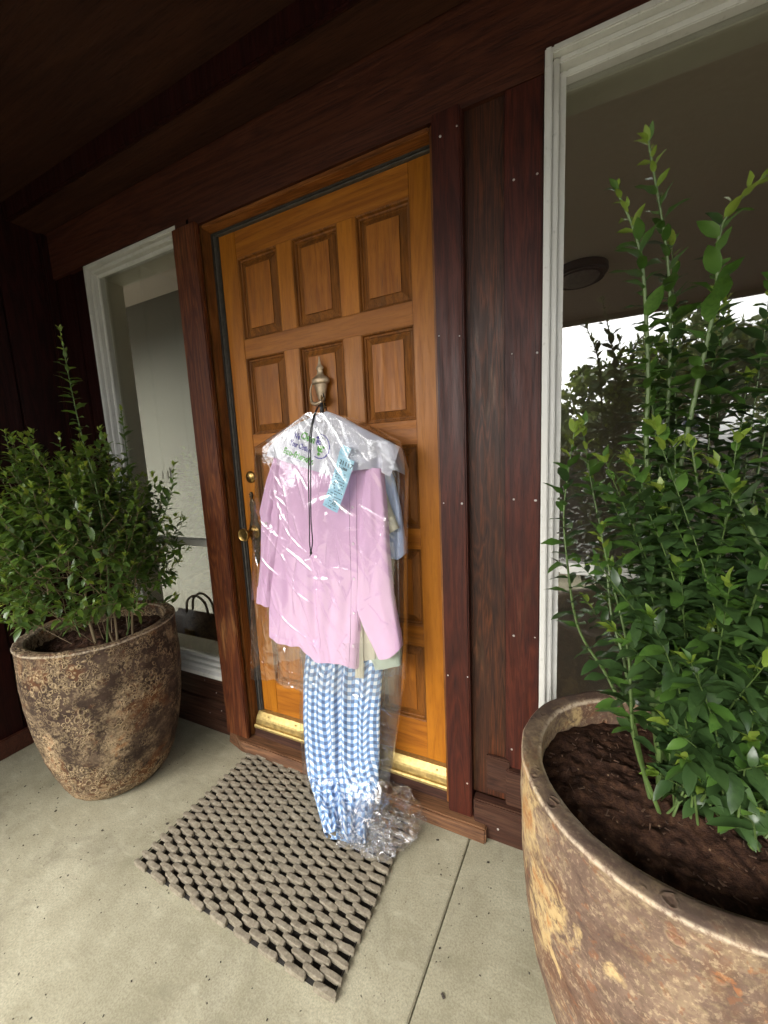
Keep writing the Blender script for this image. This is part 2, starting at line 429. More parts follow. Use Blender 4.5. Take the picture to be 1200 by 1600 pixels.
BLUE = fabric('blue pinstripe cotton', (.45, .55, .80), 'stripe')
GING = fabric('blue and white check cotton', None, 'check')
BUTTON = simple('pale button', (.72, .58, .68), .35)
BUTTONC = simple('cream button', (.6, .57, .48), .35)

def paper_mat(name, col, trans):
    m = N(name)
    n1 = m.noise(m.co(), 30, 3)
    d = m.n('ShaderNodeBsdfPrincipled', {'Base Color': col, 'Roughness': .6, 'Specular IOR Level': .2, 'Normal': m.bump(n1, .1, .002)}).outputs[0]
    t = m.n('ShaderNodeBsdfTranslucent', {'Color': col}).outputs[0]
    return m.done(m.n('ShaderNodeMixShader', {0: trans, 1: d, 2: t}).outputs[0])
PAPER = paper_mat('white shoulder cover', (.70, .70, .80), .15)
TICKET = paper_mat('light blue ticket paper', (.42, .73, .90), .1)
def ink(name, col):
    m = N(name); return m.pbr(col=(*col, 1), rough=.6)
INKP, INKG, INKK = ink('violet ink', (.07, .05, .33)), ink('green ink', (.06, .34, .015)), ink('black print', (.03, .05, .09))

def film_mat(name, base=.035, power=3.2, gain=.85, tint=(.985, .985, .985), haze=.012):
    m = N(name)
    n1 = m.noise(m.co(), 55, 3, .6, .6)
    nb = m.bump(n1, .22, .0035)
    fac = m.n('ShaderNodeLayerWeight', {'Blend': .5, 'Normal': nb}).outputs['Facing']
    f = m.math('MULTIPLY_ADD', m.math('POWER', fac, power), gain, base)
    g = m.n('ShaderNodeBsdfGlossy', {'Color': (1, 1, 1), 'Roughness': .07, 'Normal': nb}).outputs[0]
    t = m.n('ShaderNodeBsdfTransparent', {'Color': tint}).outputs[0]
    t = m.n('ShaderNodeMixShader', {0: haze, 1: t, 2: m.n('ShaderNodeBsdfDiffuse', {'Color': (.8, .8, .8)}).outputs[0]}).outputs[0]
    return m.done(m.n('ShaderNodeMixShader', {0: f, 1: t, 2: g}).outputs[0])
FILM = film_mat('clear plastic film', base=.135, power=3.0, gain=.8)
FILMT = film_mat('clear plastic film on the trousers', base=.055, power=3.0, gain=.8)
FILMB = film_mat('bunched plastic film', base=.095, power=2.6, gain=.7, tint=(.99, .99, .99), haze=.03)

def rubber_mat():
    m = N('dusty grey rubber'); co = m.scale(m.co(), (1, 1, 1))
    a = m.noise(co, 90, 5, .7); b = m.noise(m.co(), 6, 4)
    c = m.ramp(a, [(.3, (.115, .098, .070)), (.5, (.20, .173, .125)), (.72, (.28, .248, .185))])
    c = m.mix(m.mapr(m.rnd(), 0, 1, 0, .30), c, (.16, .135, .10))
    c = m.mix(m.mapr(b, .55, .7, 0, .4), c, (.36, .31, .23))
    return m.pbr(col=c, rough=.85, normal=m.bump(a, .5, .002), spec=.2)
RUBBER = rubber_mat()
HOLEDARK = simple('dark mat holes', (.018, .015, .012), .95, ns=.4, nsc=200, var=.5)  # near-black tone standing in for shade in the mat's holes

def leaf_mat(name, a, b, tr=.12, rough=.34):
    m = N(name)
    f = m.noise(m.co(), 9, 3)
    c = m.mix(m.mapr(f, .35, .65), a, b)
    c = m.mix(m.mapr(m.rnd(), 0, 1, 0, .3), c, tuple(x*.65 for x in a))
    d = m.n('ShaderNodeBsdfPrincipled', {'Base Color': c, 'Roughness': rough, 'Specular IOR Level': .5, 'Normal': m.bump(m.noise(m.co(), 160, 2), .12, .001)}).outputs[0]
    t = m.n('ShaderNodeBsdfTranslucent', {'Color': m.mix(1.0, c, (1.5, 1.4, .6), 'MULTIPLY')}).outputs[0]
    return m.done(m.n('ShaderNodeMixShader', {0: tr, 1: d, 2: t}).outputs[0])
LEAFR = [leaf_mat('dark glossy leaf', (.026, .056, .017), (.050, .096, .028), .14, .30), leaf_mat('mid green glossy leaf', (.050, .115, .020), (.085, .17, .032), .2, .3), leaf_mat('young pale leaf', (.15, .26, .035), (.26, .34, .06), .35)]
LEAFL = [leaf_mat('olive green leaf', (.055, .105, .022), (.098, .168, .034), .2, .36), leaf_mat('fresh olive leaf', (.10, .185, .03), (.165, .255, .042), .25), leaf_mat('yellow green leaf', (.18, .26, .04), (.28, .34, .055), .3)]
STEMG = simple('green stem', (.080, .130, .030), .55, nsc=30)
STEMB = simple('woody stem', (.20, .15, .08), .7, nsc=40)
TREELEAF = [leaf_mat('far foliage dark', (.045, .075, .032), (.075, .11, .05), .35, .7), leaf_mat('far foliage pale', (.11, .155, .075), (.17, .21, .11), .35, .7)]

# ------------------------------------------------------------------ structure: ground, porch slabs, house shell
tag(MB().box(-150, 150, -200, 60, -.5, -.09, 0).build('ground', ASPH), kind='structure')
porch = thing('porch_floor', (.9, -1.5, 0), kind='structure')
def slab(poly):
    return MB().add([(x, y, -.10) for x, y in poly]+[(x, y, 0.0) for x, y in poly],
                    [(3, 2, 1, 0), (4, 5, 6, 7)]+[(i, (i+1) % 4, (i+1) % 4+4, i+4) for i in range(4)])
def bev_slab(poly, name):
    bm = bmesh.new()
    vs = [bm.verts.new((x, y, z)) for z in (-.088, 0) for x, y in poly]
    for f in [(3, 2, 1, 0), (4, 5, 6, 7)]+[(i, (i+1) % 4, (i+1) % 4+4, i+4) for i in range(4)]: bm.faces.new([vs[i] for i in f])
    bmesh.ops.bevel(bm, geom=bm.edges[:], offset=.003, segments=2, affect='EDGES')
    MB().bm(bm).build(name, CONC, porch)
g = .0016
bev_slab([(-1.05, -3.05), (.722-g, -3.05), (.977-g, .06), (-1.05, .06)], 'concrete_slab')
bev_slab([(.722+g, -3.05), (3.4, -3.05), (3.4, .06), (.977+g, .06)], 'concrete_slab')
# ceiling and eave
porch_c = tag(MB().box(-1.6, 3.3, -3.0, .05, 2.462, 2.55, 0).build('porch_ceiling', CEIL), kind='structure')
eave = thing('eave_fascia', (.9, -3.0, 2.46), 'dark brown fascia board along the porch eave', 'fascia board')
MB().box(-1.6, 3.3, -3.05, -3.002, 2.42, 2.62, .004).build('fascia_board', CEIL, eave)
tag(MB().box(-6, 9, -.4, 6, 2.56, 2.7, 0).build('roof', CEIL), kind='structure')

# house front wall: every board its own piece
house = thing('house_wall', (.4, 0, 0), 'dark red stained timber house wall around the orange door', 'house wall')
def board(x0, x1, y0, y1, z0, z1, m, bev=.003, name='board', parent=None): return MB().box(x0, x1, y0, y1, z0, z1, bev).build(name, m, parent or house)
# header: notched down between the windows
MB().prism([(-1.049, 2.192), (-.152, 2.192), (-.152, 2.157), (1.166, 2.157), (1.166, 2.194), (3.3, 2.194), (3.3, 2.462), (-1.049, 2.462)], -.062, .0).build('header_board', REDX, house)
board(-1.049, 3.3, -.19, -.0625, 2.388, 2.4615, CEIL, .004, 'ceiling_beam')
board(-1.049, 3.3, -.206, -.191, 2.384, 2.4612, REDD, .004, 'beam_streak')  # strip added to give the highlight streak along the beam edge
b1 = board(.886, .966, -.085, -.005, .052, 2.157, RED, .004)
b2 = board(.966, 1.072, -.052, -.005, .13, 2.157, BROWNB, .002)
b3 = board(1.072, 1.166, -.062, -.005, .262, 2.157, RED, .003)
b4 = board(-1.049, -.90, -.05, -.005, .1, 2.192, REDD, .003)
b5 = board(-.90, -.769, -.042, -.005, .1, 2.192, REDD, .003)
board(.88, 1.0, -.005, .09, 0, 2.2, CEIL, 0, 'stud'); board(1.0, 1.166, -.004, .09, 0, 2.2, CEIL, 0, 'stud')
board(-1.05, -.77, -.004, .09, 0, 2.236, CEIL, 0, 'stud')
board(-1.049, 3.3, .001, .09, 2.193, 2.56, ROOMD, 0, 'stud')
# base boards below the windows and beside the door
board(-1.049, -.075, -.045, -.004, .158, .305, BASEX, .003, 'base_board')
board(-1.049, -.15, -.052, -.004, .0, .155, BASEX, .003, 'base_board')
board(1.012, 1.085, -.068, -.053, .165, .286, BASEX, .003, 'base_board')
board(1.0725, 2.7, -.075, -.004, .135, .2585, BASEX, .003, 'base_board')
board(.972, 2.7, -.088, -.053, .0, .132, BASEX, .004, 'base_board')
board(1.166, 2.7, -.052, -.006, .13, .30, RED, .002, 'board')
for k in range(6): board(2.655+k*.11, 2.76+k*.11, -.05-.012*(k % 2), -.005, .0, 2.192, RED)
board(2.65, 3.3, -.004, .09, 0, 2.24, ROOMD, 0, 'stud')
nail_me = None
for x, y, z in [(.912, -.085, 2.096), (.957, -.085, 2.104), (1.096, -.062, 1.946), (1.152, -.062, 1.942), (.895, -.085, 1.594), (.954, -.085, 1.584), (1.091, -.062, 1.52), (1.155, -.062, 1.513), (.896, -.085, 1.112), (.952, -.085, 1.111), (1.096, -.062, 1.121), (1.154, -.062, 1.118), (1.096, -.062, .708), (1.155, -.062, .712), (.896, -.085, .551), (.96, -.085, .559), (1.09, -.062, .328), (.952, -.085, .179), (-.31, -.045, .25), (-.24, -.045, .2), (-.29, -.052, .09), (-.21, -.052, .12), (1.05, -.088, .05)]:
    if nail_me is None:
        o = MB().lathe([(.0001, -.003), (.0030, -.002), (.0036, .0), (.0028, .0016), (.0001, .0022)], (x, y, z), 10, 'y').build('nail', NAIL, house, smooth=True)
        nail_me = o.data; p0 = Vector((x, y, z))
    else:
        kq = random.uniform(.55, 1.15)
        inst(nail_me, 'nail', house, Matrix.Translation(Vector((x, y, z))-wloc(house)) @ Matrix.Diagonal((kq, 1, kq*random.uniform(.8, 1.1), 1)) @ Matrix.Translation(wloc(house)-p0))

side = thing('side_wall', (-1.06, -1.0, 0), 'dark red timber side wall at the left end of the porch', 'side wall')
yy = -.063
for k in range(8):
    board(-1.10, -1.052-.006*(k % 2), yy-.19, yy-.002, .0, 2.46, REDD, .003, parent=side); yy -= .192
MB().box(-1.05, -1.028, -1.6, -.094, .0, .085, .004).build('base_board', REDX, side)
MB().box(-1.0515, -1.022, -.092, -.0525, .0, 2.384, .004).build('corner_trim', REDD, side)
MB().box(-1.2, -1.102, -1.6, .05, 0, 2.46, 0).build('wall_core', ROOMD, side)

# rooms behind the glass
room = thing('room_interior', (0, 1.0, .1), kind='structure')
MB().box(-3.4, 4.5, .09, 3.6, .02, .06, 0).build('room_floor', ROOMD, room)
MB().box(-3.4, 4.5, .09, 3.6, 2.5, 2.55, 0).build('room_ceiling', ROOMC, room)
MB().box(-3.5, 4.6, 3.6, 3.7, 0, 2.55, 0).build('back_wall', ROOMD, room)
MB().box(-3.5, -3.4, .09, 3.6, 0, .35, 0).build('end_wall', ROOMW, room)  # end wall left open above this strip, an unseen gap added to light the room
MB().box(-3.5, -3.4, .09, 3.6, 2.3, 2.55, 0).build('end_wall', ROOMW, room)
MB().box(4.5, 4.6, .09, 3.6, 0, 2.55, 0).build('end_wall', ROOMD, room)
MB().box(-3.4, -.62, .80, .88, .06, 2.5, 0).build('partition_wall', ROOMW, room)
for q in ((-3.4, -2.95, 0, 2.5), (-1.2, -1.05, 0, 2.5), (-2.95, -1.2, 0, .35), (-2.95, -1.2, 2.3, 2.5)): MB().box(q[0], q[1], .0, .09, q[2], q[3], 0).build('front_wall', ROOMW, room)  # unseen opening between these pieces, added to let daylight onto the partition
MB().box(3.3, 4.5, .0, .09, 0, 2.56, 0).build('front_wall', ROOMW, room)
# light switch on the partition
sw = thing('light_switch', (-1.56, .80, 1.2), 'pale double light switch plate on the wall behind the left window', 'light switch')
MB().box(-1.675, -1.535, .792, .7995, 1.16, 1.275, .003).build('plate', ROOMW, sw)
for q in (-1.637, -1.573): MB().box(q-.017, q+.017, .786, .7918, 1.185, 1.25, .003).build('rocker', ROOMW, sw)

# grit, chips and leaf scraps on the slabs
mb = MB(); rgd = np.random.default_rng(12)
for k in range(520):
    if k < 260: x, y = rgd.uniform(-.95, 1.3), -.14-abs(rgd.normal(0, .35))
    elif k < 400: x, y = -.458+.33*rgd.normal(), -.42-.25*abs(rgd.normal())
    else: x, y = rgd.uniform(-.2, 1.2), rgd.uniform(-1.3, -.55)
    if y < -1.5: continue
    L = rgd.uniform(.0008, .0028)*(1 if rgd.random() < .94 else 2.2); w = L*rgd.uniform(.4, .9); th = rgd.random()*6.28; c, s_ = math.cos(th), math.sin(th); h = w*.7
    mb.add([(x+u*c-v*s_, y+u*s_+v*c, q) for q, f_ in ((.0003, 1), (.0003+h, .7)) for u, v in ((-L*f_, -w*f_), (L*f_, -w*.6*f_), (L*.8*f_, w*f_), (-L*.9*f_, w*.8*f_))], [(0, 3, 2, 1), (4, 5, 6, 7), (0, 1, 5, 4), (1, 2, 6, 5), (2, 3, 7, 6), (3, 0, 4, 7)])
tag(mb.build('grit', simple('grit and bark scraps', (.06, .048, .035), .9, nsc=200, var=.8)), kind='stuff')
# ------------------------------------------------------------------ windows
def window(name, x0, x1, z0, z1, label, dep, fy=-.084):
    w = thing(name, ((x0+x1)/2, -.03, z0), label, 'window')
    def ring(a, b, y0, y1, nm, m, bev=.003):      # frame ring between insets a and b
        MB().box(x0+a, x0+b, y0, y1, z0+a, z1-a, bev).build(nm, m, w)
        MB().box(x1-b, x1-a, y0, y1, z0+a, z1-a, bev).build(nm, m, w)
        MB().box(x0+b, x1-b, y0+.0006, y1, z1-b, z1-a, bev).build(nm, m, w)
        MB().box(x0+b, x1-b, y0+.0006, y1, z0+a, z0+b, bev).build(nm, m, w)
    ring(0, .017, fy, -.004, 'frame', WHITE)
    ring(.017, .032, fy+.016, -.004, 'frame', WHITE)
    ring(.032, .047, max(fy+.036, -.044), .0, 'sash', WHITE, .002)
    fx0, fx1, fz0, fz1 = x0+.047, x1-.047, z0+.047, z1-.047
    xs = min(x1, -.155) if x1 < 0 else x1
    MB().add([(x0-.004, fy-.016, z0-.004), (xs+.004, fy-.016, z0-.004), (xs+.004, fy-.0005, z0+.004), (x0-.004, fy-.0005, z0+.004), (x0-.004, fy-.016, z0-.022), (xs+.004, fy-.016, z0-.022), (xs+.004, fy-.0005, z0-.022), (x0-.004, fy-.0005, z0-.022)],
             [(0, 1, 2, 3), (4, 7, 6, 5), (0, 4, 5, 1), (1, 5, 6, 2), (2, 6, 7, 3), (3, 7, 4, 0)]).build('sill', WHITE, w)
    MB().box(fx0, fx1, -.052, -.016, .908, .940, .004).build('transom_bar', WHITE, w)
    for a, b in ((fz0, .907), (.941, fz1)):
        MB().box(fx0+.0005, fx1-.0005, -.020, -.016, a+.0005, b-.0005, 0).build('pane', GLASS, w)
    # plastered returns inside
    MB().box(x0-.003, fx0-.001, .001, dep, fz0, fz1+.03, .002).build('return', CREAM, w)
    MB().box(fx1+.001, x1+.003, .001, dep, fz0, fz1+.03, .002).build('return', CREAM, w)
    MB().box(fx0, fx1, .001, dep, fz1+.001, fz1+.03, .002).build('return', CREAM, w)
    MB().box(fx0, fx1, .001, dep+.02, fz0-.04, fz0-.001, .002).build('inner_sill', CREAM, w)
    return w
window('left_window', -.777, -.075, .318, 2.190, 'tall narrow white framed window left of the door behind the shrub', .085, -.062)
window('right_window', 1.168, 2.65, .335, 2.190, 'large white framed window right of the door reflecting the garden', .085)
# wall fill round the left window, out of sight behind the casing
MB().box(-.070, -.04, -.004, .09, 0, 2.2, 0).build('stud', CEIL, house)
MB().box(-.77, -.072, -.003, .088, 0, .318, 0).build('stud', CEIL, house)
MB().box(1.166, 2.65, -.003, .088, 0, .335, 0).build('stud', CEIL, house)

# bag on the floor inside the left window
hb = thing('handbag', (-.66, .22, .06), 'dark brown handbag with arched handle behind the left window', 'bag')
bm = bmesh.new(); bmesh.ops.create_cube(bm, size=1)
for q in bm.verts:
    tp = q.co.z > 0
    q.co = Vector((-.66+q.co.x*(.44 if tp else .50), .24+q.co.y*(.06 if tp else .15), .06+(q.co.z+.5)*.375))
bmesh.ops.bevel(bm, geom=bm.edges[:], offset=.03, segments=3, affect='EDGES')
MB().bm(bm).build('body', LEATHER, hb, smooth='all')
for yq in (.222, .262):
    MB().tube(smooth_line([(-.75, yq, .425), (-.73, yq, .50), (-.66, yq, .535), (-.59, yq, .50), (-.57, yq, .425)], 20), .007, 6).build('handle', LEATHER, hb, smooth=True)
MB().box(-.70, -.62, .157, .166, .30, .36, .003).build('clasp', ABRASS, hb)

# ------------------------------------------------------------------ door frame
fr = thing('door_frame', (.43, -.03, .05), 'weathered wooden door frame with brass threshold around the orange door', 'door frame')
MB().box(-.147, -.022, -.086, -.0635, .052, 2.156, .004).build('casing', POST, fr)
MB().box(-.0355, -.020, -.056, .03, .052, 2.156, .003).build('jamb', JAMB, fr)
MB().box(.872, .8855, -.056, .03, .052, 2.156, .003).build('jamb', JAMB, fr)
MB().box(-.0195, .8715, -.056, .03, 2.142, 2.156, .003).build('head_jamb', JAMBX, fr)
def strip(n, m, *b): MB().box(*b, .0012).build(n, m, fr)
strip('door_stop', RUBBERSEAL, -.0195, -.0135, -.016, .03, .146, 2.141)
strip('weatherstrip', ALUSEAL, -.0130, -.0040, -.012, .01, .146, 2.134)
strip('weatherstrip', RUBBERSEAL, -.0035, .0035, -.006, .012, .146, 2.1335)
strip('door_stop', RUBBERSEAL, .865, .8715, -.030, .03, .146, 2.141)
strip('head_stop', RUBBERSEAL, -.0130, .8645, -.016, .012, 2.1365, 2.1415)
strip('head_strip', ALUSEAL, -.003, .8645, -.010, .012, 2.132, 2.136)
# threshold: upper sloped strip with screws, groove, lower lip
def prism_x(prof, x0, x1, mi=0):          # prof in (y, z) extruded along x
    n = len(prof)
    return MB().add([(x0, y, z) for y, z in prof]+[(x1, y, z) for y, z in prof],
                    [tuple(range(n)), tuple(range(2*n-1, n-1, -1))]+[(i, (i+1) % n, (i+1) % n+n, i+n) for i in range(n)], mi)
prism_x([(-.0006, .1495), (-.016, .1475), (-.033, .129), (-.036, .1215), (-.0006, .1215)], -.0125, .8715).build('threshold_strip', BRASS, fr)
prism_x([(-.010, .121), (-.036, .121), (-.040, .104), (-.010, .104)], -.0125, .8715).build('threshold_groove', BRASSD, fr)
prism_x([(-.010, .1035), (-.040, .1035), (-.049, .1045), (-.052, .098), (-.052, .090), (-.010, .090)], -.0125, .8715).build('threshold_lip', BRASS, fr)
prism_x([(-.005, .0895), (-.048, .0895), (-.052, .051), (-.005, .051)], -.0125, .8715).build('sill_riser', BASEX, fr)
sm = None
for x in (.05, .20, .43, .655, .83):
    o = MB().lathe([(.0001, -.001), (.0032, -.0005), (.0032, .0006), (.0001, .001)], (x, -.027, .1388), 8, 'y').build('screw', BRASSD, fr)
# step board in front of the sill
bm = bmesh.new(); bmesh.ops.create_cube(bm, size=1)
bmesh.ops.subdivide_edges(bm, edges=[e for e in bm.edges if abs(e.verts[0].co.x-e.verts[1].co.x) > .5], cuts=24)
for q in bm.verts:
    x = -.145+(q.co.x+.5)*1.16; y = -.112+(q.co.y+.5)*.108; z = .0015+(q.co.z+.5)*.0485
    if q.co.y < 0: y += .006*float(fbm(x*6, z*20, 1.0)) + (.010 if q.co.z > 0 else 0) - .010*(q.co.x)
    if q.co.y < 0 and q.co.x < -.45: y += .02
    q.co = Vector((x, y, z+.003*float(fbm(x*4, y*9, 4.0))*(q.co.z > 0)))
bmesh.ops.bevel(bm, geom=[e for e in bm.edges if e.is_boundary or e.calc_face_angle(0) > .8], offset=.005, segments=2, affect='EDGES')
MB().bm(bm).build('step_board', LEDGE, fr)

# ------------------------------------------------------------------ the door
door = thing('front_door', (.43, 0, .15), 'orange stained wooden front door with fifteen raised panels', 'door')
ROWS = [(2.035, 1.740), (1.670, 1.375), (1.298, 1.012), (.941, .662), (.586, .295)]
COLS = [(.085, .275), (.342, .530), (.600, .788)]
DT, DB = 2.131, .149
MB().box(.004, COLS[0][0], 0, .04, DB, DT, .0015).build('stile', DOORZ, door)
MB().box(COLS[2][1], .864, 0, .04, DB, DT, .0015).build('stile', DOORZ, door)
zz = [DT]+[q for r in ROWS for q in r]+[DB]
for i in range(6): MB().box(COLS[0][0]+.0004, COLS[2][1]-.0004, .0008, .04, zz[2*i+1], zz[2*i], .0012).build('rail', DOORX, door)
for a, b in ROWS:
    for x0, x1 in ((COLS[0][1], COLS[1][0]), (COLS[1][1], COLS[2][0])):
        MB().box(x0, x1, .0005, .04, b+.0004, a-.0004, .0012).build('mullion', DOORZ, door)
def panel(x0, x1, z0, z1):
    # rings: (inset, depth)
    ringp = [(0, .001), (.004, .003), (.006, .012), (.011, .0135), (.013, .0185), (.015, .0185), (.036, .0085), (.0373, .0045), (.040, .0045)]
    mb = MB(); v = []; 
    for d, y in ringp: v += [(x0+d, y, z0+d), (x1-d, y, z0+d), (x1-d, y, z1-d), (x0+d, y, z1-d)]
    k = len(ringp)
    for i in range(k-1):
        mb_f = [(i*4+j, i*4+(j+1) % 4, i*4+4+(j+1) % 4, i*4+4+j) for j in range(4)]
        for f in mb_f: mb.f.append(f); mb.mi.append(0 if i < k-2 else 1)
    mb.v = v; mb.f.append(tuple((k-1)*4+j for j in range(4))); mb.mi.append(1)
    return mb.build('panel', [BEVEL, FIELD], door)
for z1, z0 in ROWS:
    for x0, x1 in COLS: panel(x0+.0003, x1-.0003, z0+.0003, z1-.0003)
MB().box(.006, .862, .026, .038, DB+.002, DT-.002, 0).build('core', BEVEL, door)

# deadbolt
db = MB().lathe([(.0245, 0), (.0245, .004), (.022, .007), (.017, .0085), (.0165, .011), (.013, .0125), (.0001, .013)], (.056, 0, 1.206), 28, 'y').build('deadbolt', ABRASS, door, smooth=True)
MB().box(.0548, .0572, -.0142, -.0131, 1.198, 1.212, .0004).build('keyway', BLACK, db)
# long ornate escutcheon: silhouette of stacked scrolls, then relief bosses
prof = [(1.145, .004), (1.138, .008), (1.130, .010), (1.122, .006), (1.117, .004), (1.112, .010), (1.100, .015), (1.088, .017), (1.076, .015), (1.066, .017), (1.060, .011), (1.054, .017), (1.040, .020), (1.026, .019), (1.016, .022), (1.004, .028), (.985, .031), (.965, .031), (.946, .028), (.934, .021), (.922, .018), (.906, .020), (.892, .016), (.884, .010), (.876, .015), (.860, .014), (.848, .009), (.838, .003)]
XC = .052
mb = MB(); n = len(prof)
for j, (z, h) in enumerate(prof):
    for a in range(13):
        t = -1+a/6; mb.v.append((XC+h*t, -.0012-.007*(1-t*t)**.5-.0018*math.sin(a*1.9+j*1.3)*(1-abs(t)), z))
mb.f = [(j*13+a, j*13+a+1, (j+1)*13+a+1, (j+1)*13+a) for j in range(n-1) for a in range(12)]; mb.mi = [0]*len(mb.f)
es = mb.build('escutcheon', DBRONZE, door, smooth=True)
for z in (1.131, 1.094, 1.046, .91, .866):
    for k in range(5):
        a = k*2*math.pi/5+z*9
        MB().lathe([(.0035, 0), (.0032, .002), (.0018, .0036), (.0001, .004)], (XC+.007*math.cos(a), -.0065, z+.009*math.sin(a)), 10, 'y').build('relief_boss', DBRONZE, es, smooth=True)
MB().lathe([(.029, 0), (.029, .003), (.024, .006), (.024, .009), (.019, .012), (.0105, .014), (.0095, .034), (.012, .040), (.019, .046), (.0255, .054), (.027, .060), (.0265, .0645), (.024, .0665), (.021, .0655), (.014, .0635), (.006, .0635), (.0001, .064)], (XC+.003, -.0085, .976), 36, 'y').build('door_knob', ABRASS, door, smooth=True)

# door knocker: urn on a spire with a hanging loop
kn = thing('door_knocker', (.437, 0, 1.53), 'bronze urn shaped door knocker with pointed finial on the orange door', 'door knocker')
KX = .437
MB().lathe([(.0001, .094), (.0028, .089), (.0036, .080), (.0055, .072), (.007, .064), (.0125, .058), (.0150, .054), (.0150, .050), (.0115, .046), (.0125, .040), (.0125, .034), (.017, .028), (.026, .022), (.0335, .017), (.0355, .012), (.0355, .004), (.0325, .000), (.0265, -.003), (.0245, -.012), (.0195, -.030), (.0150, -.048), (.0125, -.058), (.0001, -.062)][::-1], (KX, -.014, 1.530), 32, 'z', .55).build('urn', BRONZE, kn, smooth=True)
MB().lathe([(.017, 0), (.017, .003), (.012, .006), (.0001, .0075)], (KX, .0, 1.545), 24, 'y').build('mount', BRONZE, kn, smooth=True)
loop = smooth_line([(KX-.033, -.014, 1.540), (KX-.043, -.017, 1.514), (KX-.041, -.022, 1.485), (KX-.034, -.026, 1.466), (KX-.016, -.029, 1.459), (KX+.002, -.030, 1.462), (KX+.013, -.029, 1.468), (KX+.019, -.026, 1.478), (KX+.020, -.022, 1.490), (KX+.016, -.016, 1.500)], 40)
rad = [.0026+.0042*math.sin(math.pi*i/39)**2 for i in range(40)]
MB().tube(loop, rad, 10).build('knocker_loop', BRONZE, kn, smooth=True)
MB().lathe([(.012, .0), (.013, .006), (.010, .012), (.0001, .014)], (KX-.006, 0, 1.458), 20, 'y').build('strike_plate', BRONZE, kn, smooth=True)

# ------------------------------------------------------------------ link mat: rubber links strung on wires
MATC = Vector((.376, -.356, 0)); MROT = R(-1.0)
mat_t = thing('door_mat', (MATC.x, MATC.y, 0), 'grey brown rubber link mat in front of the orange door', 'door mat')
mat_t.rotation_euler.z = MROT
def link_mesh(seed, L=.0592, Wd=.0150, H=.0150):
    rr = np.random.default_rng(seed); bm = bmesh.new(); xs = [-.5, -.42, -.2, .05, .25, .42, .5]; sc = [.62, .96, 1, .98, 1, .95, .60]
    rings = []
    for x, s_ in zip(xs, sc):
        j = rr.uniform(-1, 1, 8)*.0011
        pr = [(-.5, .2), (-.47, .92), (-.34, 1), (.34, 1), (.47, .92), (.5, .2), (.45, 0), (-.45, 0)]
        rings.append([bm.verts.new((x*L+j[(k+3) % 8]*.8, a*Wd*s_+j[k]*.6, .0005+max(0, b*H*(.86+.14*s_)+(j[k]*.8 if b > .2 else 0)))) for k, (a, b) in enumerate(pr)])
    for a, b in zip(rings, rings[1:]):
        for k in range(8): bm.faces.new((a[k], a[(k+1) % 8], b[(k+1) % 8], b[k]))
    bm.faces.new(rings[0][::-1]); bm.faces.new(rings[-1])
    bmesh.ops.recalc_face_normals(bm, faces=bm.faces[:])
    me = bpy.data.meshes.new('link'); bm.to_mesh(me); bm.free(); me.materials.append(RUBBER)
    return me
LINKS = [link_mesh(s_) for s_ in range(8)]
NR, PX, PY = 34, .0885, .01495
rr = np.random.default_rng(5); count = 0
for r_ in range(NR):
    nl = 9 if r_ % 2 == 0 else 8
    for k in range(nl):
        x = (k-(nl-1)/2)*PX+rr.uniform(-.002, .002); y = (r_-(NR-1)/2)*PY+rr.uniform(-.0008, .0008)
        if r_ == 0: y -= .0
        m4 = Matrix.Translation((x, y, 0)) @ Matrix.Rotation(rr.uniform(-.05, .05)+(rr.uniform(-.12, .12) if r_ < 2 else 0), 4, 'Z') @ Matrix.Rotation(rr.uniform(-.05, .05), 4, 'X') @ Matrix.Diagonal((rr.uniform(.94, 1.05), rr.uniform(.93, 1.04), rr.uniform(.88, 1.08), 1))
        inst(LINKS[int(rr.integers(8))], 'link', mat_t, m4); count += 1
MB().box(MATC.x-.372, MATC.x+.372, MATC.y-.248, MATC.y+.248, .0004, .0016, 0).build('hole_shade', HOLEDARK, mat_t)  # dark sheet added under the links to deepen the shade in the holes
wm = None
for k in range(18):
    x = (k-8.5)*PX/2
    mb = MB().tube([(MATC.x+x, MATC.y-.252, .0055), (MATC.x+x, MATC.y+.252, .0055)], .0018, 6)
    if wm is None: wm = mb.build('wire_rod', WIRE, mat_t); wm0 = x
    else: inst(wm.data, 'wire_rod', mat_t, Matrix.Translation((x-wm0, 0, 0)))

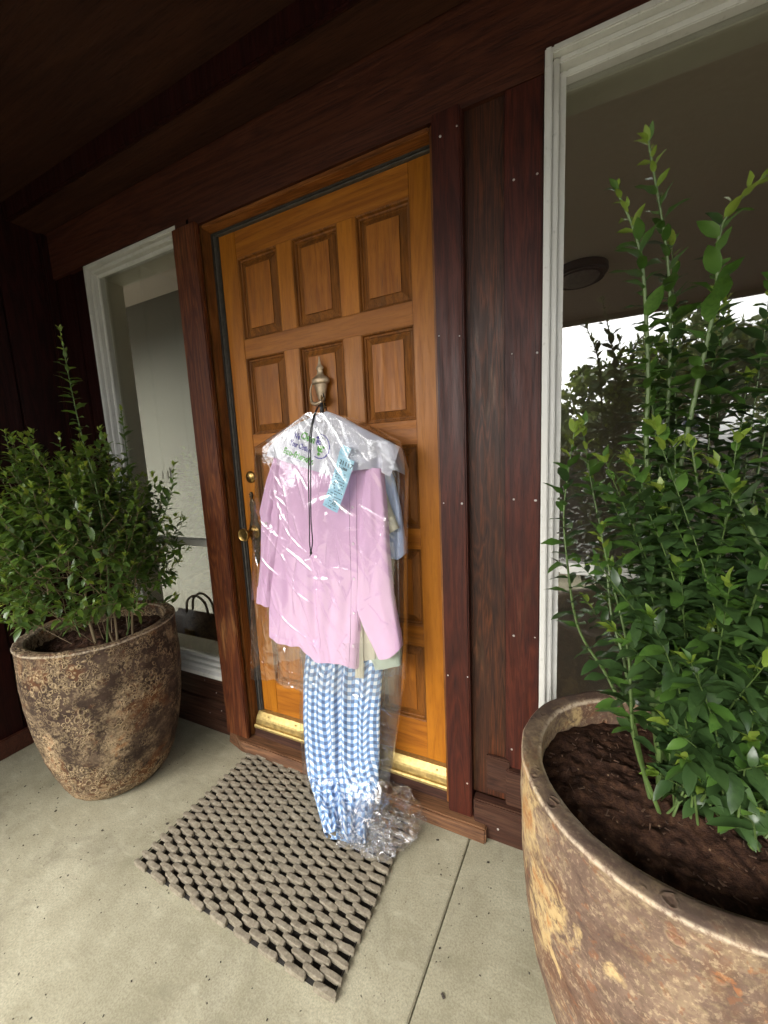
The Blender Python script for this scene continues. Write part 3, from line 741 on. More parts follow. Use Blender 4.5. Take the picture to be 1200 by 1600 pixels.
# ------------------------------------------------------------------ planters
def planter(loc, label, mt, seed):
    p = thing('planter', loc, label, 'planter', 'glazed planters beside the door')
    prof = [(.0001, 0.0), (.10, .0), (.150, .003), (.171, .012), (.184, .030), (.200, .070), (.218, .13), (.236, .21), (.250, .30), (.259, .40), (.262, .50), (.262, .57), (.2605, .615), (.2600, .626), (.2618, .632), (.2635, .640), (.2625, .6465), (.2590, .6495), (.250, .6503), (.234, .6495), (.2265, .6465), (.224, .638), (.224, .60), (.221, .50), (.20, .30), (.15, .10), (.0001, .06)]
    # resample the outside so relief can be displaced
    dense = []
    for (a, b), (c, d) in zip(prof, prof[1:]):
        k = max(1, int(math.hypot(c-a, d-b)/.012))
        for i in range(k): dense.append((a+(c-a)*i/k, b+(d-b)*i/k))
    dense.append(prof[-1]); nn = 120
    mb = MB(); D = np.array(dense); ang = np.arange(nn)/nn*2*math.pi
    Rr, A = np.meshgrid(D[:, 0], ang, indexing='ij'); Z = np.repeat(D[:, 1][:, None], nn, 1)
    X, Y = Rr*np.cos(A), Rr*np.sin(A)
    dis = .0035*fbm(X*9+seed, Y*9, Z*9, 4)+.0035*vnoise(X*3+seed, Y*3, Z*3)
    low = np.clip(1-Z/.5, 0, 1)
    dis = dis+.0022*fbm(X*34+seed, Y*34, Z*34, 3)
    k = (Rr > .05); X = X*(1+dis/np.maximum(Rr, .05)*k); Y = Y*(1+dis/np.maximum(Rr, .05)*k)
    Z = Z+.0022*vnoise(X*7, Y*7, seed)*(Z > .6)
    P = np.stack([X, Y, Z], -1)+np.array(loc)
    mb.grid(P, close_u=True)
    mb.build('pot', mt, p, smooth='all')
    # soil surface
    nr, na = 60, 160; rad = np.linspace(0, 1, nr)*.2235
    Rr, A = np.meshgrid(rad, np.arange(na)/na*2*math.pi, indexing='ij'); X, Y = Rr*np.cos(A), Rr*np.sin(A)
    Z = .588+.030*np.exp(-(Rr/.13)**2)+.014*fbm(X*12+seed, Y*12, 2, 4)+.012*fbm(X*45, Y*45+seed, 1, 3)
    mb = MB().grid(np.stack([X, Y, Z], -1)+np.array(loc), close_u=True); mb.build('soil', SOIL, p, smooth='all')
    mb = MB(); rg = np.random.default_rng(seed)
    for _ in range(200):
        r_, a_ = .215*math.sqrt(rg.random()), rg.random()*6.283
        x, y = r_*math.cos(a_), r_*math.sin(a_)
        z = .588+.030*math.exp(-(r_/.13)**2)+.014*float(fbm(x*12+seed, y*12, 2, 4))+.012*float(fbm(x*45, y*45+seed, 1, 3))+.001
        L, w = rg.uniform(.0012, .0055)*(1 if rg.random() < .93 else 2), rg.uniform(.0006, .0018); th = rg.random()*6.28; c, s_ = math.cos(th), math.sin(th); dz = rg.uniform(-.4, .4)
        pts = [(-L, -w, 0), (L, -w*.6, 0), (L*.9, w, 0), (-L, w*.7, 0)]
        mb.add([(loc[0]+x+u*c-v*s_, loc[1]+y+u*s_+v*c, loc[2]+z+u*dz+q) for q in (0, w) for u, v, _q in pts], [(0, 3, 2, 1), (4, 5, 6, 7), (0, 1, 5, 4), (1, 2, 6, 5), (2, 3, 7, 6), (3, 0, 4, 7)])
    tag(mb.build('mulch_chips', CHIP, p), kind='stuff')
    return p
PL, PR = (-.458, -.365, 0), (1.412, -.416, 0)
planter(PL, 'brown planter with pale cratered glaze left of the door', POTL, 11)
planter(PR, 'large mauve and rust glazed planter with bare soil at right front', POTR, 23)

# ------------------------------------------------------------------ shrubs
def leaf_mesh(var, mi, LEAF):
    """one pointed leaf along +x, unit length, folded on its midrib"""
    rg = np.random.default_rng(40+var); t = [0, .12, .32, .58, .82, 1.0]; w = [.02, .125, .20, .195, .112, .0]
    dro = rg.uniform(.12, .42); fold = rg.uniform(.18, .42); tw = rg.uniform(-.25, .25)
    v = []; f = []
    for a, b in zip(t, w):
        zc = .10*a-dro*a*a; s_ = tw*a+.25*math.sin(a*9+var*2)
        v += [(a, b*math.cos(s_), zc+b*fold+b*math.sin(s_)), (a, 0, zc), (a, -b*math.cos(s_), zc+b*fold-b*math.sin(s_))]
    for i in range(5):
        f += [(3*i, 3*i+1, 3*i+4, 3*i+3), (3*i+1, 3*i+2, 3*i+5, 3*i+4)]
    me = bpy.data.meshes.new('leaf'); me.from_pydata(v, [], f); me.materials.append(LEAF[mi])
    me.polygons.foreach_set('use_smooth', [True]*len(f))
    return me, np.array(v), f
LVR = {(a, b): leaf_mesh(a, b, LEAFR) for a in range(5) for b in range(3)}
LVL = {(a, b): leaf_mesh(a, b, LEAFL) for a in range(5) for b in range(3)}
CAMP = np.array((1.2129, -1.1918, 1.2484))

def shrub(loc, label, stems, leaf_len, spacing, seed, keep, LV, LEAF, maxparts=300, wild=.25):
    """stems: (points, radius, leaf_from, young). Every stem a part, the 300 leaves that show largest parts, the rest one part."""
    sh = thing('shrub', loc, label, 'shrub', 'shrubs in the glazed planters')
    rg = np.random.default_rng(seed); leaves = []
    for pts, rad, l0, young in stems:
        n = max(10, int(12*len(pts))); P = smooth_line(pts, n)
        MB().tube(P, [rad*(1-.72*i/(n-1)) for i in range(n)], 6).build('stem', STEMB if ((young < .25 and rad > .003) or rad < .0021 and spacing > .0110) else STEMG, sh, smooth=True)
        d = np.r_[0, np.cumsum([(P[i+1]-P[i]).length for i in range(n-1)])]; Lt = d[-1]
        s_ = Lt*l0; k = rg.integers(0, 6)
        while s_ < Lt:
            i = int(np.searchsorted(d, s_)); i = min(max(i, 1), n-1)
            q = P[i-1].lerp(P[i], (s_-d[i-1])/max(1e-6, d[i]-d[i-1])); tan = (P[i]-P[i-1]).normalized()
            a = k*2.4+rg.uniform(-.5, .5); o1 = tan.orthogonal().normalized(); o2 = tan.cross(o1)
            out = o1*math.cos(a)+o2*math.sin(a)
            fr_ = s_/Lt
            ld = (out*(1.0)+tan*(.35+.9*max(0, fr_-.7)/.3)+Vector((rg.uniform(-wild, wild), rg.uniform(-wild, wild), rg.uniform(-.25, .2)))).normalized()
            sz = leaf_len*rg.uniform(.62, 1.2)*(1.0 if fr_ < .85 else 1-.55*(fr_-.85)/.15)
            leaves.append((q, ld, sz, min(2, int(rg.random()*1.25+young*1.2*fr_**2+(.9 if fr_ > .93 else 0)))))
            s_ += spacing*rg.uniform(.6, 1.4); k += 1
        # tip tuft
        for j in range(4):
            a = j*1.6+rg.random(); tan = (P[-1]-P[-2]).normalized(); o1 = tan.orthogonal().normalized(); o2 = tan.cross(o1)
            leaves.append((P[-1], (tan*1.3+o1*math.cos(a)*.6+o2*math.sin(a)*.6).normalized(), leaf_len*rg.uniform(.4, .65), 2 if rg.random() < .7 else 1))
    mats = []
    for q, ld, sz, mi in leaves:
        if not keep(q, ld*sz): continue
        up = Vector((rg.uniform(-.4, .4), rg.uniform(-.4, .4), 1)); y = up.cross(ld)
        if y.length < .05: y = ld.orthogonal()
        y.normalize(); z = ld.cross(y)
        m4 = Matrix(((ld.x*sz, y.x*sz, z.x*sz, q.x), (ld.y*sz, y.y*sz, z.y*sz, q.y), (ld.z*sz, y.z*sz, z.z*sz, q.z), (0, 0, 0, 1)))
        v = np.array(q)-CAMP; depth = float(np.dot(v, np.array(_f)))
        px, py = float(np.dot(v, np.array(_r)))/depth, float(np.dot(v, np.array(_u)))/depth
        infr = abs(px) < 1.0 and abs(py) < 1.33
        # bigger and nearer first; the ones on the camera side of the crown are the ones in view
        front = float(np.linalg.norm(np.array(q)-CAMP))
        mats.append((sz/front**2.2*(1 if infr else .01), m4, mi, int(rg.integers(5))))
    mats.sort(key=lambda r: -r[0])
    for _, m4, mi, var in mats[:maxparts]:
        inst(LV[(var, mi)][0], 'leaf', sh, Matrix.Translation(-Vector(loc)) @ m4)
    V = []; F = []; MI = []
    for _, m4, mi, var in mats[maxparts:]:
        _m, lv, lf = LV[(var, mi)]; b = len(V); A = np.array(m4)
        V.extend((lv @ A[:3, :3].T+A[:3, 3]-np.array(loc)).tolist()); F.extend([tuple(b+i for i in f) for f in lf]); MI.extend([mi]*len(lf))
    me = bpy.data.meshes.new('foliage'); me.from_pydata(V, [], F)
    for m_ in LEAF: me.materials.append(m_)
    me.polygons.foreach_set('material_index', MI); me.polygons.foreach_set('use_smooth', [True]*len(F))
    o = bpy.data.objects.new('foliage', me); COL.objects.link(o); o.parent = sh; tag(o, kind='stuff')
    return sh

rg = np.random.default_rng(77)
# right shrub: canes traced in place, then fillers
ST = [([(1.40, -.42, .60), (1.377, -.405, .787), (1.37, -.40, 1.021), (1.349, -.40, 1.249), (1.347, -.40, 1.366), (1.334, -.40, 1.531), (1.318, -.40, 1.603), (1.293, -.40, 1.667)], .0056, .36, 1.0),
      ([(1.41, -.37, .60), (1.40, -.37, .85), (1.388, -.37, 1.06), (1.383, -.37, 1.25), (1.382, -.37, 1.40), (1.372, -.37, 1.555), (1.336, -.38, 1.74)], .0055, .32, .8),
      ([(1.39, -.43, .60), (1.381, -.42, .85), (1.385, -.41, 1.10), (1.412, -.40, 1.328), (1.43, -.40, 1.471), (1.433, -.40, 1.58), (1.485, -.40, 1.64)], .0055, .34, .9),
      ([(1.376, -.44, .60), (1.347, -.42, .714), (1.305, -.40, .81), (1.252, -.38, .898), (1.229, -.37, 1.039), (1.223, -.36, 1.142), (1.238, -.36, 1.285)], .0040, .25, .7),
      ([(1.376, -.41, .60), (1.345, -.41, .75), (1.329, -.40, .855), (1.311, -.36, .925), (1.299, -.33, 1.047), (1.275, -.30, 1.175), (1.255, -.30, 1.30)], .0038, .25, .7),
      ([(1.385, -.46, .60), (1.340, -.47, .74), (1.326, -.46, .90), (1.300, -.44, 1.02), (1.282, -.43, 1.10)], .0036, .3, .8),
      ([(1.50, -.44, .60), (1.501, -.45, .837), (1.471, -.45, .94), (1.45, -.45, 1.043), (1.427, -.45, 1.094), (1.40, -.45, 1.245)], .0048, .15, .3),
      ([(1.50, -.48, .60), (1.51, -.50, .90), (1.483, -.50, 1.062), (1.449, -.50, 1.152), (1.417, -.50, 1.217)], .0045, .15, .3),
      ([(1.479, -.42, .60), (1.466, -.42, .773), (1.415, -.42, .893), (1.40, -.42, 1.03), (1.385, -.42, 1.246)], .0045, .2, .3)]
for i in range(135):
    a = rg.uniform(-2.6, 2.6); b = rg.uniform(0, .11)
    bx, by = 1.455+b*math.cos(a), -.41+b*math.sin(a)
    tx = rg.uniform(1.24, 1.80); ty = rg.uniform(-.62, -.17); tz = rg.uniform(.78, 1.28)
    if i < 45: tx, ty, tz = rg.uniform(1.36, 1.60), rg.uniform(-.60, -.25), rg.uniform(.68, .98)
    mx, my = bx+(tx-bx)*.45, by+(ty-by)*.45; mz = .6+(tz-.6)*.62
    k0 = 0 if i % 3 == 0 else rg.uniform(.2, .5)
    ST.append(([(bx+(mx-bx)*k0, by+(my-by)*k0, .60+(mz-.60)*k0), (mx, my, mz), (tx, ty, tz)], rg.uniform(.0014, .0026), .08 if i < 45 else .2, rg.uniform(0, .3)))
for i in range(16):
    tx = rg.uniform(1.28, 1.70); ty = rg.uniform(-.5, -.22); tz = rg.uniform(1.35, 1.62)
    ST.append(([(1.45, -.4, .6), (1.45+(tx-1.45)*.5, -.4+(ty+.4)*.5, 1.0), (tx, ty, tz)], .0024, .35, rg.uniform(.2, .6)))
keepR = lambda q, d: (q.y+d.y < -.095) and (q.y+d.y > -.60) and ((Vector(q)-Vector(CAMP)).length > .5) and (q.z > .74 or q.y+d.y > -.53) and (q.z > .95 or q.x > 1.37-.55*(q.z-.68))
shrub((PR[0], PR[1], .60), 'tall leafy shrub with long upright green shoots in the right planter', ST, .049, .0095, 31, keepR, LVR, LEAFR)

# left shrub: dense mound with a few wild shoots
SL = [([(-.33, -.42, .6), (-.26, -.41, .95), (-.286, -.40, 1.205), (-.322, -.40, 1.365), (-.347, -.40, 1.565), (-.359, -.40, 1.742)], .0036, .62, .6),
      ([(-.40, -.30, .6), (-.38, -.24, 1.0), (-.40, -.21, 1.30), (-.412, -.20, 1.50)], .003, .4, .3),
      ([(-.36, -.33, .6), (-.25, -.25, .95), (-.17, -.21, 1.14), (-.135, -.20, 1.265)], .003, .35, .6),
      ([(-.50, -.42, .6), (-.56, -.46, 1.0), (-.60, -.49, 1.25), (-.605, -.50, 1.41)], .003, .4, .5),
      ([(-.40, -.42, .58), (-.405, -.43, .72), (-.40, -.43, .80), (-.35, -.42, .92), (-.27, -.42, 1.03), (-.20, -.40, 1.10)], .0058, .62, .2),
      ([(-.30, -.40, .58), (-.292, -.40, .70), (-.30, -.40, .85), (-.31, -.38, 1.0), (-.33, -.36, 1.2)], .0048, .5, .2),
      ([(-.29, -.35, .58), (-.25, -.36, .72), (-.235, -.33, .88), (-.21, -.30, 1.02)], .0045, .5, .2),
      ([(-.36, -.38, .58), (-.34, -.40, .68), (-.25, -.40, .80), (-.17, -.38, .92)], .0040, .45, .2)]
rg = np.random.default_rng(5)
for i in range(270):
    th = rg.uniform(0, 6.283); ph = rg.uniform(.12, 1.0)**.75*1.5
    rx = .47*math.sin(ph)*rg.uniform(.5, 1.05); tz = .86+.54*math.cos(ph)*rg.uniform(.75, 1.12)-.16*(ph > 1.2)*rg.random()
    tx, ty = -.445+rx*math.cos(th)*1.0, -.40+rx*math.sin(th)*.82
    tx = min(max(tx-.03, -1.0), -.13); ty = min(ty, -.12)
    b = rg.uniform(0, .09); bx, by = -.40+b*math.cos(th), -.385+b*math.sin(th)
    mx, my = bx+(tx-bx)*.62, by+(ty-by)*.62; mz = .6+(tz-.6)*.55+.06
    wx, wy = rg.normal(0, .035, 2)
    k0 = .0 if i % 45 == 0 else rg.uniform(.62, .92)
    SL.append(([(bx+(mx-bx)*k0, by+(my-by)*k0, .59+(mz-.59)*k0), (mx+wx, my+wy, mz), ((mx+tx)/2-wx, (my+ty)/2-wy*.7, (mz+tz)/2+rg.normal(0, .02)), (tx, ty, tz)], rg.uniform(.0010, .0019), .22, rg.uniform(0, .5)))
keepL = lambda q, d: (q.y+d.y < -.10) and (q.x+d.x > -1.025) and q.z+d.z > .665+.055*min(1, max(0, (q.x+.72)/.25)) and q.y > -.86
shrub((PL[0], PL[1], .60), 'dense small leaved bushy shrub in the left planter', SL, .045, .0118, 32, keepL, LVL, LEAFL, wild=.8)

# ------------------------------------------------------------------ laundry hanging from the knocker
def creases(X, Z, n, seed, amp=(.001, .003), wid=(.003, .009), length=(.03, .16), ang=(-1.57, 1.57)):
    rg = np.random.default_rng(seed); D = np.zeros_like(X)
    x0, x1, z0, z1 = X.min(), X.max(), Z.min(), Z.max()
    for _ in range(n):
        cx, cz = rg.uniform(x0, x1), rg.uniform(z0, z1); a = rg.uniform(*ang); l = rg.uniform(*length)
        dx, dz = X-cx, Z-cz; bend = rg.uniform(-3, 3)
        t = dx*math.cos(a)+dz*math.sin(a); d = -dx*math.sin(a)+dz*math.cos(a)+bend*t*t
        w1, w2 = rg.uniform(*wid), rg.uniform(*wid)
        pr = np.where(d > 0, np.exp(-np.abs(d)/w1), np.exp(-np.abs(d)/w2))
        D += rg.uniform(*amp)*(1 if rg.random() < .7 else -1)*pr*np.clip(1-(t/l)**2, 0, 1)
    return D

def cloth(L, Rr, depth, back, fold, nu=80, nv=110, hem=None, flat=.35, warp=None):
    """closed, flattened sleeve of cloth between a left and a right edge line (3-D points, top to bottom)"""
    V = np.linspace(0, 1, nv); U = np.linspace(-1, 1, nu)
    A, B = interp(L, V), interp(Rr, V)
    C = (A+B)/2; T = np.gradient(C, axis=0); T[:, 0] = 0; T /= np.linalg.norm(T, axis=1)[:, None]
    Nn = np.cross(np.array([1.0, 0, 0]), T); Nn *= np.where(Nn[:, 1:2] > 0, -1, 1)   # outwards, to -y
    bad = (Nn[:, 1:2] > -.05); Nn = np.where(bad & (Nn[:, 2:3] < 0), -Nn, Nn)
    UU, VV = np.meshgrid(U, V)
    P = A[:, None, :]*(1-UU[..., None])/2+B[:, None, :]*(1+UU[..., None])/2
    if hem is not None: P = P+np.stack([0*UU, 0*UU, hem(UU)*VV**5], -1)
    env = np.sqrt(np.clip(1-UU**2, 0, 1))**flat
    F = fold(UU, VV, P[..., 0], P[..., 2])*env
    front = P+Nn[:, None, :]*((depth*env+F)[..., None])
    rear = P-Nn[:, None, :]*((back*env-.3*F)[..., None])
    ring = np.concatenate([front, rear[:, ::-1][:, 1:-1]], 1)
    du = np.linalg.norm(np.diff(front, axis=1), axis=2); su = np.concatenate([np.zeros((nv, 1)), np.cumsum(du, 1)], 1); su -= su[:, nu//2][:, None]
    dv = np.linalg.norm(np.diff(front, axis=0), axis=2); sv = np.concatenate([np.zeros((1, nu)), np.cumsum(dv, 0)], 0); sv = sv*.3+.7*sv.mean(1)[:, None]
    if warp is not None: su, sv = warp(UU, VV, su, sv)
    uv = np.stack([su, sv], -1); uvr = np.concatenate([uv, uv[:, ::-1][:, 1:-1]], 1)
    return front, ring, uvr
def garment(nm, mat_, parent, *a, **k):
    front, ring, uv = cloth(*a, **k)
    mb = MB().grid(ring, uv, close_u=True)
    return front, mb.build(nm, mat_, parent, smooth='all')
def xz(L, y): return [(x, y, z) for x, z in L]

# --- gingham trousers (lowest, end resting on the mat)
tr = thing('trousers', (.5, -.12, .6), 'blue and white checked trousers whose end rests on the mat', 'trousers', 'dry cleaned clothes on the door')
TL = [(.352, -.080, .62), (.346, -.095, .53), (.340, -.113, .441), (.325, -.115, .277), (.323, -.120, .115), (.348, -.145, .050), (.418, -.205, .030), (.521, -.300, .024)]
TRr = [(.672, -.080, .652), (.666, -.095, .53), (.660, -.113, .414), (.647, -.115, .214), (.642, -.120, .127), (.640, -.140, .072), (.645, -.195, .042), (.664, -.275, .034)]
def f_tr(u, v, x, z):
    ph = 1.2*np.sin(2.2*v+1)+.6*v
    a = np.sin(15*u+ph*2.6+1.4*np.sin(3*u))*.0115*(.6+.4*np.sin(4*u+2))+np.sin(27*u-ph*3+1)*.0034*(1-.3*v)+np.sin(8*u+ph)*.007
    low = np.clip((v-.72)/.2, 0, 1)
    a = a*(1-.45*low)+low*(.009*np.sin(9*v*6+7*u)+.005*np.sin(30*v-9*u))
    return a+.0018*fbm(x*26, z*16, 3)
_, o = garment('trouser_leg', GING, tr, TL, TRr, .022, .014, f_tr, nu=150, nv=200, flat=.5, warp=lambda u, v, su, sv: (su*1.05+.004*np.sin(9*v+4*u), sv+.011*np.sin(7*u+2.5*v)+.006*np.sin(19*u-3*v)+.03*np.clip(v-.7, 0, 1)*u))

# --- shirts, back to front
bs = thing('blue_shirt', (.5, -.08, 1.3), 'short sleeved pale blue pinstripe shirt at the back of the bundle', 'shirt', 'dry cleaned clothes on the door')
garment('shirt_body', BLUE, bs, xz([(.36, 1.27), (.33, 1.0), (.33, .66)], -.072), xz([(.69, 1.25), (.665, 1.0), (.655, .66)], -.072), .010, .01, lambda u, v, x, z: .003*np.sin(14*u+2*v))
garment('short_sleeve', BLUE, bs, xz([(.672, 1.235), (.680, 1.12), (.690, 1.02), (.697, .955), (.702, .945)], -.080), xz([(.716, 1.232), (.734, 1.19), (.752, 1.10), (.763, 1.009), (.764, .962)], -.080), .016, .012, lambda u, v, x, z: .003*np.sin(6*u+5*v), nu=40, nv=50, hem=lambda u: -.028*np.sin((u+1)*1.3)*(u > -1))
garment('sleeve_hem', BLUE, bs, xz([(.6965, .985), (.7005, .950)], -.081), xz([(.7655, 1.0), (.7655, .962)], -.081), .0185, .014, lambda u, v, x, z: .003*np.sin(6*u+4.5), nu=30, nv=8, hem=lambda u: -.026*np.sin((u+1)*1.3)*(u > -1))

ss = thing('sage_shirt', (.5, -.10, 1.25), 'sage green shirt showing only a cuff and hem below the pink shirt', 'shirt', 'dry cleaned clothes on the door')
garment('shirt_body', SAGE, ss, xz([(.36, 1.25), (.34, .9), (.37, .58)], -.097), xz([(.67, 1.22), (.655, .9), (.652, .512)], -.097), .010, .008, lambda u, v, x, z: .002*np.sin(11*u), hem=lambda u: .0*u)
garment('sleeve', SAGE, ss, xz([(.665, 1.15), (.655, .9), (.635, .61)], -.098), xz([(.695, 1.15), (.700, .9), (.738, .66)], -.098), .014, .008, lambda u, v, x, z: .003*np.sin(5*u+4*v), nu=40)
garment('cuff', SAGE, ss, xz([(.632, .640), (.628, .528)], -.100), xz([(.747, .655), (.741, .568)], -.100), .018, .009, lambda u, v, x, z: .0022*np.sin(5*u+2), nu=40, nv=20)

be = thing('beige_shirt', (.5, -.12, 1.25), 'beige shirt with stitched front band peeping from behind the pink shirt', 'shirt', 'dry cleaned clothes on the door')
bf, _o = garment('shirt_body', BEIGE, be, xz([(.36, 1.26), (.34, .9), (.36, .555)], -.112), xz([(.675, 1.22), (.662, .9), (.655, .580)], -.112), .014, .010, lambda u, v, x, z: .003*np.sin(12*u+1), hem=lambda u: -.02*(1-u*u)*(u < 1))
garment('short_sleeve', BEIGE, be, xz([(.645, 1.24), (.670, 1.14), (.696, 1.045), (.716, 1.012)], -.112), xz([(.690, 1.232), (.712, 1.17), (.738, 1.085), (.757, 1.036)], -.112), .014, .010, lambda u, v, x, z: .002*np.sin(6*u+5*v), nu=36, nv=40)
for q in range(1):
    garment('front_band', BEIGE, be, xz([(.594, .80), (.588, .65), (.573, .500)], -.1285), xz([(.622, .80), (.615, .65), (.609, .505)], -.1285), .003, .002, lambda u, v, x, z: .0012*np.sin(9*u)+.0006*np.sin(60*v), nu=30, nv=30)
for x0, x1 in ((.600, .581), (.6085, .5925), (.616, .603)):
    MB().tube([(x0, -.1325, .80), (x0-.006, -.1325, .65), (x1, -.1325, .506)], .0011, 5).build('stitch_line', BUTTONC, be)

pk = thing('pink_shirt', (.5, -.15, 1.28), 'long sleeved pink button shirt at the front of the bundle', 'shirt', 'dry cleaned clothes on the door')
def f_pk(u, v, x, z):
    a = .0105*np.exp(-((x-.40-.03*v)/.028)**2)*np.clip(v*2-.1, 0, 1)+.009*np.exp(-((x-.49+.02*v)/.03)**2)*np.clip(v*1.8, 0, 1)
    a = a-.009*np.exp(-((x-.345+.05*(1-v))/.02)**2)*np.clip(1.4*v, 0, 1)-.008*np.exp(-((x-.445)/.016)**2)*np.clip(v*2.2-.5, 0, 1)
    a = a+.006*np.exp(-((x-.545)/.022)**2)*np.clip(v*1.8-.3, 0, 1)+.004*np.sin(20*u+3*v)*np.clip(v-.15, 0, 1)
    return a+.0034*fbm(x*9+z*3, z*5, 5)+.0007*fbm(x*40, z*22, 7)
PL_ = xz([(.350, 1.285), (.305, 1.24), (.29, 1.18), (.262, 1.06), (.243, .92), (.226, .75), (.210, .603)], -.128)
PR_ = xz([(.700, 1.235), (.700, 1.2), (.686, 1.10), (.655, .95), (.622, .76), (.600, .66), (.592, .555)], -.128)
def hem_pk(u):
    t = (u+1)/2
    return np.interp(t, [0, .1, .25, .42, .6, .75, .9, 1.0], [0, -.012, -.006, .002, -.026, -.012, -.004, -.014])
pf, _o = garment('shirt_body', PINK, pk, PL_, PR_, .030, .012, f_pk, nu=150, nv=190, hem=hem_pk)
def on_front(front, x, z, off=.0):
    d = (front[..., 0]-x)**2+(front[..., 2]-z)**2; i = np.unravel_index(np.argmin(d), d.shape)
    return float(front[i][1])-off
# placket and its stitching follow the cloth
def ribbon(front, pts, w, off, nm, m, parent, n=60, sl=None):
    rows = []
    for x, z in interp(pts, np.linspace(0, 1, n)):
        rows.append([(x+w*t, on_front(front, x+w*t, z, off*(1-.6*abs(t)**3)), z) for t in (-1, -.5, 0, .5, 1)])
    return MB().grid(rows, [[(.03*i, .01*j) for i in range(5)] for j in range(n)]).build(nm, m, parent, smooth='all')
PKT = [(.628, 1.212), (.618, 1.05), (.607, .85), (.596, .70), (.580, .553)]
ribbon(pf, PKT, .015, .0032, 'placket', PINK, pk)
for dx in (-.0115, .0115): ribbon(pf, [(x+dx, z) for x, z in PKT], .0011, .0040, 'stitch_line', PINKD, pk)
bm_ = None
for t in (.16, .34, .52, .70, .88):
    x, z = interp(PKT, np.array([t]))[0]; y = on_front(pf, x, z, .0048)
    o = MB().lathe([(.0052, 0), (.0055, .0012), (.0045, .0018), (.0030, .0011), (.0001, .0010)], (x, y+.001, z), 16, 'y').build('button', BUTTON, pk, smooth=True) if bm_ is None else inst(bm_[0], 'button', pk, Matrix.Translation(Vector((x, y+.001, z))-bm_[1]))
    if bm_ is None: bm_ = (o.data, Vector((x, y+.001, z)))
def f_sl(u, v, x, z): return .0045*np.sin(5*u+6*v+1)*np.clip(v*2, 0, 1)*(1-.6*v)+.003*np.exp(-((u+.2-.8*v)/.2)**2)+.0016*fbm(x*14, z*9, 8)
garment('sleeve', PINK, pk, xz([(.672, 1.232), (.640, 1.06), (.620, .88), (.610, .765), (.632, .70), (.655, .655)], -.138), xz([(.724, 1.225), (.731, 1.092), (.734, .971), (.741, .826), (.749, .764), (.758, .700)], -.138), .026, .014, f_sl, nu=70, nv=100)
garment('cuff', PINK, pk, xz([(.6525, .666), (.682, .606)], -.1385), xz([(.7585, .712), (.7635, .655)], -.1385), .0285, .016, lambda u, v, x, z: .0035*np.sin(5*u+6.6)*.5, nu=50, nv=16, hem=lambda u: -.012*(1-u*u))
def f_sl2(u, v, x, z):
    k = np.exp(-((v-.36)/.05)**2)
    return .004*np.sin(6*u+5*v)+.008*np.exp(-((u-.1-.9*(v-.36))/.22)**2)*np.clip((v-.3)*5, 0, 1)-.010*np.exp(-((u-.35+1.6*np.abs(v-.36))/.16)**2)*np.clip(1-np.abs(v-.40)*3.0, 0, 1)+.0016*fbm(x*14, z*9, 9)
garment('sleeve', PINK, pk, xz([(.315, 1.277), (.270, 1.20), (.222, 1.085), (.226, 1.05), (.205, .915), (.178, .790)], -.130), xz([(.345, 1.27), (.335, 1.17), (.318, 1.07), (.312, 1.02), (.282, .90), (.252, .79)], -.130), .026, .012, f_sl2, nu=70, nv=120)
garment('cuff', PINK, pk, xz([(.177, .798), (.165, .737)], -.130), xz([(.254, .800), (.236, .722)], -.130), .028, .014, lambda u, v, x, z: .003*np.sin(6*u+5), nu=40, nv=14)
MB().lathe([(.0065, 0), (.007, .002), (.005, .003), (.0001, .003)], (.262, -.160, 1.045), 16, 'y').build('button', BUTTON, pk, smooth=True)

# --- white printed shoulder covers
cv = thing('shoulder_cover', (.52, -.15, 1.3), 'white shoulder cover with green and violet lettering and globe emblem', 'garment cover')
TOP = [(.276, 1.317), (.341, 1.346), (.446, 1.384), (.530, 1.406), (.556, 1.408), (.615, 1.382), (.70, 1.332), (.772, 1.287)]
BOT = [(.273, 1.284), (.334, 1.275), (.433, 1.246), (.520, 1.220), (.556, 1.210), (.640, 1.222), (.705, 1.226), (.750, 1.198)]
nu, nv = 150, 60
a_, b_ = interp(TOP, np.linspace(0, 1, nu)), interp(BOT, np.linspace(0, 1, nu))
VV = np.linspace(0, 1, nv)[:, None]
CX = a_[None, :, 0]*(1-VV)+b_[None, :, 0]*VV; CZ = a_[None, :, 1]*(1-VV)+b_[None, :, 1]*VV
ridge = .554+(.604-.554)*VV
CY = -.162-.020*np.sqrt(VV)*np.ones_like(CX)
CY = CY+.045*np.clip((.40-CX)/.13, 0, 1)**1.6+.050*np.clip((CX-.66)/.11, 0, 1)**1.3
CY = CY-.010*np.exp(-np.abs(CX-ridge)/.012)-.006*np.exp(-np.abs(CX-ridge-.03)/.01)*VV
right = np.clip((CX-.57)/.04, 0, 1); CY = CY-right*(creases(CX, CZ, 26, 4, (.002, .006), (.004, .012), (.04, .12), (-1.3, .2)))-.0018*fbm(CX*20, CZ*20, 2)
CY = CY+.016*np.exp(-((CX-.712)/.010)**2)*np.clip(VV*1.5, 0, 1)
CY = np.minimum(CY, -.09)
MB().grid(np.stack([CX, CY, CZ], -1)).build('front_sheet', PAPER, cv, smooth='all')
MB().grid(np.stack([CX, .085*VV**.6+CY[0][None, :]+.0005, CZ], -1)).build('back_sheet', PAPER, cv, smooth='all')
CF = np.stack([CX, CY, CZ], -1)
cv2 = thing('shoulder_cover', (.70, -.07, 1.25), 'plain white shoulder cover corner on the blue shirt behind the lettered one', 'garment cover')
k = np.linspace(0, 1, 14)[:, None]; t2 = np.linspace(0, 1, 10)[None, :]
X2 = .660+(.716-.660)*k*(1-t2)+(.755-.660)*k*t2; Z2 = 1.315-.020*k-.0*t2+(-.078*k*t2)+0*t2-.08*k*(1-t2)*.99
